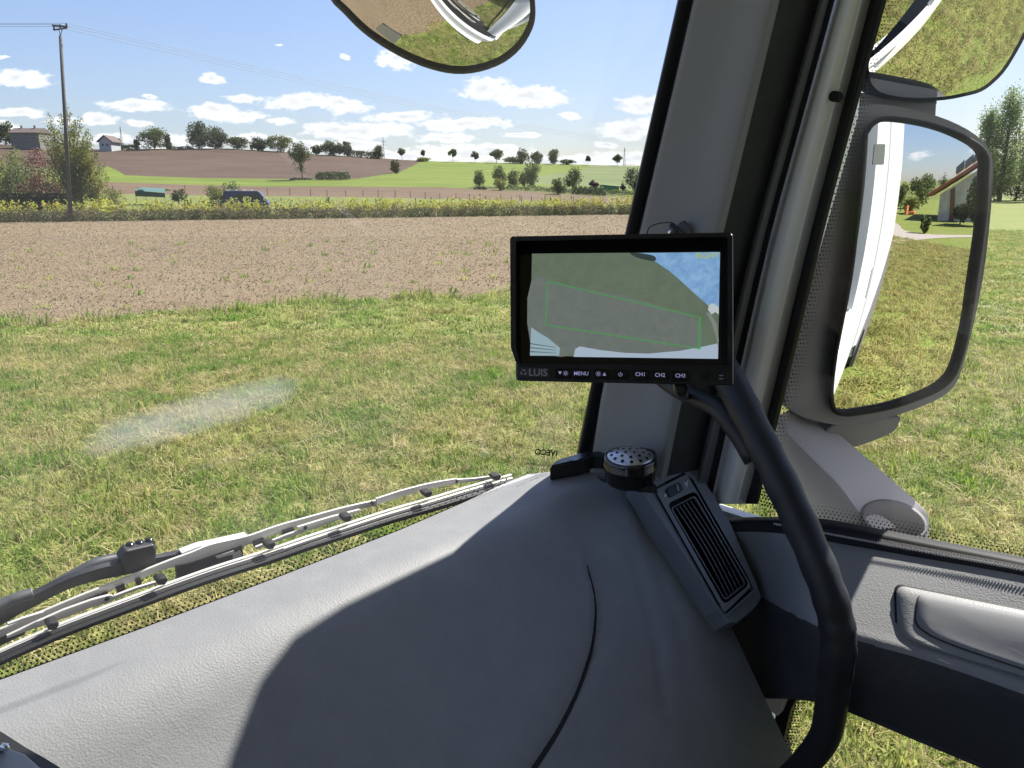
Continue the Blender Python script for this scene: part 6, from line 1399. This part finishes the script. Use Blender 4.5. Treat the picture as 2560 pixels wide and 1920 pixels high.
MB().prism([Mo(u, v, -.004) for u, v in [(1686, 962), (1715, 963), (1714, 985), (1688, 984)]], mn * .02).build('mount_foot', M_black, mon, bevel=.002)
# clip and thin cable above the monitor
cl_ = empty('mounting_clip', Pr(1690, 570, .98), 'small chrome-tipped clip with a thin cable on the pillar just above the monitor', 'clip')
MB().tube([Pr(1680, 562, .975), Pr(1692, 590, .965)], [.004, .009], 12).build('clip_body', M_black, cl_, smooth=True); MB().tube([Pr(1700, 568, .985), Pr(1724, 590, .985)], [.012, .006], 10).build('clip_foot', M_mgrey, cl_, smooth=True); MB().tube([Pr(1676, 578, .965), Pr(1679, 584, .962)], .005, 12).build('chrome_tip', M_chrome, cl_, smooth=True)
MB().tube(curve([Pr(1617, 588, .96), Pr(1624, 568, .97), Pr(1650, 558, .975), Pr(1680, 556, .98)], 14), .0008, 6).build('cable', M_black, cl_)

# ---- speaker with a perforated dome
spc = Pr(1575, 1165, .93)
spk = empty('buzzer_speaker', spc - UP * .03, 'round black warning speaker with a shiny perforated metal dome on the end of the dashboard', 'speaker')
ax_ = Vector((-.04, -.10, .99)).normalized(); bx1 = ax_.cross(FV).normalized(); by1 = ax_.cross(bx1)
sR = 63 * (Pd(1, 1, 1) - CAMP).length * 0 + 64 / FPX * ((spc - CAMP).dot(Vector((0, cp, -sp)) if False else Vector((0, math.cos(PITCH), -math.sin(PITCH)))))
def ringp(rr_, z, n=48): return [spc + bx1 * (rr_ * math.cos(2 * math.pi * i / n)) + by1 * (rr_ * math.sin(2 * math.pi * i / n)) + ax_ * z for i in range(n)]
def lathe(prof, name, m, parent, n=48):
    vs = [p for (rr_, z) in prof for p in ringp(rr_, z, n)]; fs = [(j * n + i, j * n + (i + 1) % n, (j + 1) * n + (i + 1) % n, (j + 1) * n + i) for j in range(len(prof) - 1) for i in range(n)] + [tuple(range(n - 1, -1, -1)), tuple((len(prof) - 1) * n + i for i in range(n))]
    return MB().add(vs, fs).build(name, m, parent, smooth=True)
k_ = sR
body = lathe([(k_ * .93, -k_ * .62), (k_ * .98, -k_ * .5), (k_ * 1.0, -k_ * .1), (k_ * 1.03, -k_ * .06), (k_ * 1.03, k_ * .06), (k_ * 1.0, k_ * .1), (k_ * .99, k_ * .34), (k_ * .95, k_ * .4), (k_ * .90, k_ * .40)], 'speaker_body', M_blackg, spk)
lathe([(k_ * 1.0, k_ * .30), (k_ * 1.01, k_ * .33), (k_ * .97, k_ * .42), (k_ * .93, k_ * .42)], 'chrome_ring', mat('dark_chrome', (.09, .09, .10), .2, metal=1), spk)
def dome(r_): return k_ * (.42 + .30 * (1 - (r_ / (.9 * k_)) ** 2))
lathe([(k_ * .90 * s_, dome(k_ * .9 * s_)) for s_ in (1, .92, .82, .7, .55, .4, .22, .05)], 'dome_grille', mat('brushed_metal', (.66, .66, .67), .33, metal=.9), spk)
ho = MB()
for rr_, n, r1 in ((.74, 13, .058), (.52, 9, .055), (.28, 5, .05), (0, 1, .05)):
    for i in range(n):
        a = 2 * math.pi * (i + (.5 if rr_ > .6 else 0)) / n; cx_, cy_ = rr_ * k_ * math.cos(a), rr_ * k_ * math.sin(a); P = []
        for j in range(10):
            x, y = cx_ + r1 * k_ * math.cos(j * .628) * 1.15, cy_ + r1 * k_ * math.sin(j * .628) * 1.15; P.append(spc + bx1 * x + by1 * y + ax_ * (dome(math.hypot(x, y)) + .0006))
        ho.add(P, [tuple(range(10))])
tag(ho.build('grille_hole', M_rub, spk))
MB().tube(curve([spc + RV * k_ * .9 - UP * .0, spc + RV * k_ * 1.25 - FV * .0 + UP * .004, spc + RV * k_ * 1.5 - UP * .02], 8), [.012, .014, .014, .013, .012, .011, .010, .009, .008], 10).build('side_mount', M_black, spk, smooth=True)
MB().prism([PL(u, v, (spc - FV * 0, Vector((0, -1, .25)).normalized())) for u, v in [(1520, 1200), (1640, 1208), (1650, 1235), (1600, 1232), (1540, 1215)]], FV * .03).build('base_pad', M_black, spk, bevel=.003)
# ---- black remote-like unit left of the speaker
bxp = empty('black_device', Pr(1440, 1180, .88), 'elongated black device lying at the foot of the windscreen, left of the speaker', 'device')
tp = [(1373, 1167), (1392, 1151), (1455, 1132), (1490, 1127), (1520, 1122), (1530, 1140), (1500, 1145), (1484, 1148), (1459, 1150)]
fb = lambda u, v: Pz(u, v, -.426); top_pts = [Pz(u, v, -.426) for u, v in [(1374, 1167), (1392, 1151), (1458, 1132), (1487, 1150 - 22), (1530, 1123), (1545, 1140), (1482, 1138), (1461, 1149)]]
MB().prism(top_pts, UP * -.024).build('casing', M_black, bxp, bevel=.003)
MB().prism([p + UP * .0006 for p in [Pz(u, v, -.426) for u, v in [(1378, 1166), (1395, 1152), (1455, 1134), (1480, 1129), (1458, 1147)]]], UP * .001).build('satin_lid', mat('satin_black', (.035, .035, .037), .3), bxp)
cc2 = Pz(1432, 1147, -.4248); MB().tube([cc2, cc2 + UP * .0006], .010, 20).build('round_mark', M_blackg, bxp)
# ============================================================ what stands behind the lorry (seen only in the side mirror)
def REF(u, v):
    """photo pixel in the side mirror -> reflected ray (origin, direction)"""
    C0, n, e1_, e2_, R, hit = mcv
    p = hit(u, v); d = p - C0; nn = (n + (e1_ * d.dot(e1_) + e2_ * d.dot(e2_)) / R).normalized()
    i = (p - CAMP).normalized(); return p, i - nn * (2 * i.dot(nn))
def refat(u, v, dist):
    p, d = REF(u, v); return p + d * (dist / math.hypot(d.x, d.y))
def refground(u, v, z=.012):
    p, d = REF(u, v)
    if d.z > -1e-3: return refat(u, v, 300)
    return p + d * ((z - p.z) / d.z)
M_path = mat('gravel_path', (.34, .29, .25), .95, noise=3, coords='World', col2=(.29, .245, .21))
pth = [(2205, 640), (2235, 590), (2270, 600), (2330, 592), (2400, 590), (2470, 588), (2470, 594)]
pp_ = [refground(u, v) for u, v in [(2218, 645), (2232, 622), (2262, 605), (2310, 598), (2370, 594), (2470, 592)]]; qq_ = [refground(u, v) for u, v in [(2218, 548), (2244, 560), (2262, 576), (2310, 584), (2370, 587), (2470, 588)]]
pm = MB().ribbon(curve(pp_, 30), curve(qq_, 30)); pm.build('gravel_path', M_path)['kind'] = 'structure'
# house with lean-to eaves, solar panels and climbing trees
DH = 34.0
hc = [refat(u, v, DH) for u, v in [(2342, 548), (2470, 560)]]; g0, g1 = Vector((hc[0].x, hc[0].y, 0)), Vector((hc[1].x, hc[1].y, 0))
hb_ = empty('farm_house', g0, 'farmhouse with beige walls, red tiles and solar panels, seen in the side mirror', 'house')
dirr = (g1 - g0).normalized(); bk3 = Vector((dirr.y, -dirr.x, 0)); bk3 = bk3 if bk3.dot(g0) > 0 else -bk3
def HP(u, v, o=0.0): p = refat(u, v, DH); pl = (g0 - bk3 * o, bk3); p0, d = REF(u, v); return p0 + d * ((pl[0] - p0).dot(bk3) / d.dot(bk3))
wl = [HP(2344, 545), HP(2350, 486), HP(2470, 408), HP(2470, 560)]
far_ = [wl[0] + (wl[0] - wl[3]) * 0, 0]
ext = (g1 - g0) * .8
wl[2] = wl[1] + (wl[2] - wl[1]) * 1.8; wl[3] = Vector((wl[2].x, wl[2].y, -.3)); wl[0].z = -.3
MB().prism(wl, bk3 * 7).build('wall', mat('beige_render', (.62, .57, .48), .9, noise=2), hb_)
ra_, rb_ = HP(2318, 493, .6), HP(2470, 396, .6); rb_ = ra_ + (rb_ - ra_) * 1.8
MB().prism([ra_, rb_, rb_ + UP * .35, ra_ + UP * .25], bk3 * 8.2).build('roof', mat('red_tiles', (.42, .12, .06), .8, noise=6), hb_)
sp_ = mat('solar_panel', (.10, .11, .16), .2, spec=.7)
for k in range(9):
    t0, t1 = .25 + k * .083, .25 + k * .083 + .078
    a, b = ra_.lerp(rb_, t0) + UP * .55, ra_.lerp(rb_, t1) + UP * .62
    MB().prism([a, b, b + UP * .5, a + UP * .42], bk3 * 6).build('solar_panel', sp_, hb_)
a, b = HP(2378, 530, .05), HP(2390, 470, .05)
MB().prism([Vector((HP(2376, 530, .06).x, HP(2376, 530, .06).y, 0)), HP(2376, 474, .06), HP(2388, 468, .06), Vector((HP(2388, 530, .06).x, HP(2388, 530, .06).y, 0))], bk3 * .05).build('wood_panel', mat('brown_wood', (.20, .10, .07), .8), hb_)
def mtree(label, u, vb, w, h, leaf, dist, cards=1200, name='tree', kind='round'):
    b = refat(u, vb, dist); b.z = 0; sc = dist / FPX * (1 + 0.0)
    p0, d = REF(u, vb); q0, e_ = REF(u, vb - h); top = q0 + e_ * (dist / math.hypot(e_.x, e_.y)); Hh = max(top.z, 1.0); l_, r_ = refat(u - w / 2, vb, dist), refat(u + w / 2, vb, dist); Wd = (r_ - l_).length
    seed = int(u * 3 + vb); e = empty(name, b, label, 'tree' if name == 'tree' else 'bush'); V, F_, cc, cs = crown_np((b.x, b.y, Hh * .54), Wd / 2 * 1.1, Wd / 2 * 1.1, Hh * .5, cards, max(.12, Hh * .035), 18, seed, kind=kind)
    numpy_mesh('crown' if name == 'tree' else 'foliage', V, F_, M_lf[leaf], parent=e); MB().tube([b, b + UP * Hh * .7], [Wd * .03 + .03, .03], 6).build('trunk' if name == 'tree' else 'stem', M_bark, e)
mtree('dark green tree reflected left of the farmhouse eaves', 2296, 520, 60, 88, 'mid', 52, 2600)
mtree('yellow-green tree reflected in front of the dark green one', 2275, 535, 48, 52, 'olive', 42, 1600)
mtree('tree reflected next to the white lorry side', 2252, 520, 30, 70, 'mid', 46, 1200)
mtree('round hill tree reflected above the farmhouse lean-to', 2330, 455, 24, 24, 'mid', 150, 700)
mtree('dark hill tree reflected right of the round hill tree', 2356, 465, 22, 32, 'dark', 140, 700)
mtree('small young tree reflected on the lawn in front of the farmhouse', 2310, 578, 24, 42, 'mid', 24, 900)
mtree('tall tree reflected against the farmhouse wall', 2440, 560, 70, 130, 'dark', 30, 3000)
mtree('round dark bush reflected against the farmhouse wall', 2402, 548, 46, 38, 'dark', 31, 1200, 'bush')
for (u, w_, lb) in ((2262, 7, 'small orange machine part reflected near the lawn, left piece'), (2276, 16, 'low orange machine reflected near the lawn')):
    a, b = refat(u - w_ / 2, 540, 40), refat(u + w_ / 2, 540, 40); hh2 = .9 if w_ < 10 else .35; a.z = b.z = 0
    tag(MB().prism([a, b, b + UP * hh2, a + (b - a) * .2 + UP * hh2 * .8], bk3 * 1.2).build('orange_machine', mat('orange_paint', (.42, .13, .05), .6), bevel=.05), lb, 'machine')
# hillside behind
hl = MB(); A_, B_ = [], []
for u in range(2100, 2620, 20):
    a = refat(u, 470, 90); b = refat(u, 470, 230); a.z = -.05; b.z = 9 + 4 * math.sin(u * .013); A_.append(a); B_.append(b)
hl.ribbon(A_, B_); hl.build('rear_hill', M_pasture)['kind'] = 'structure'
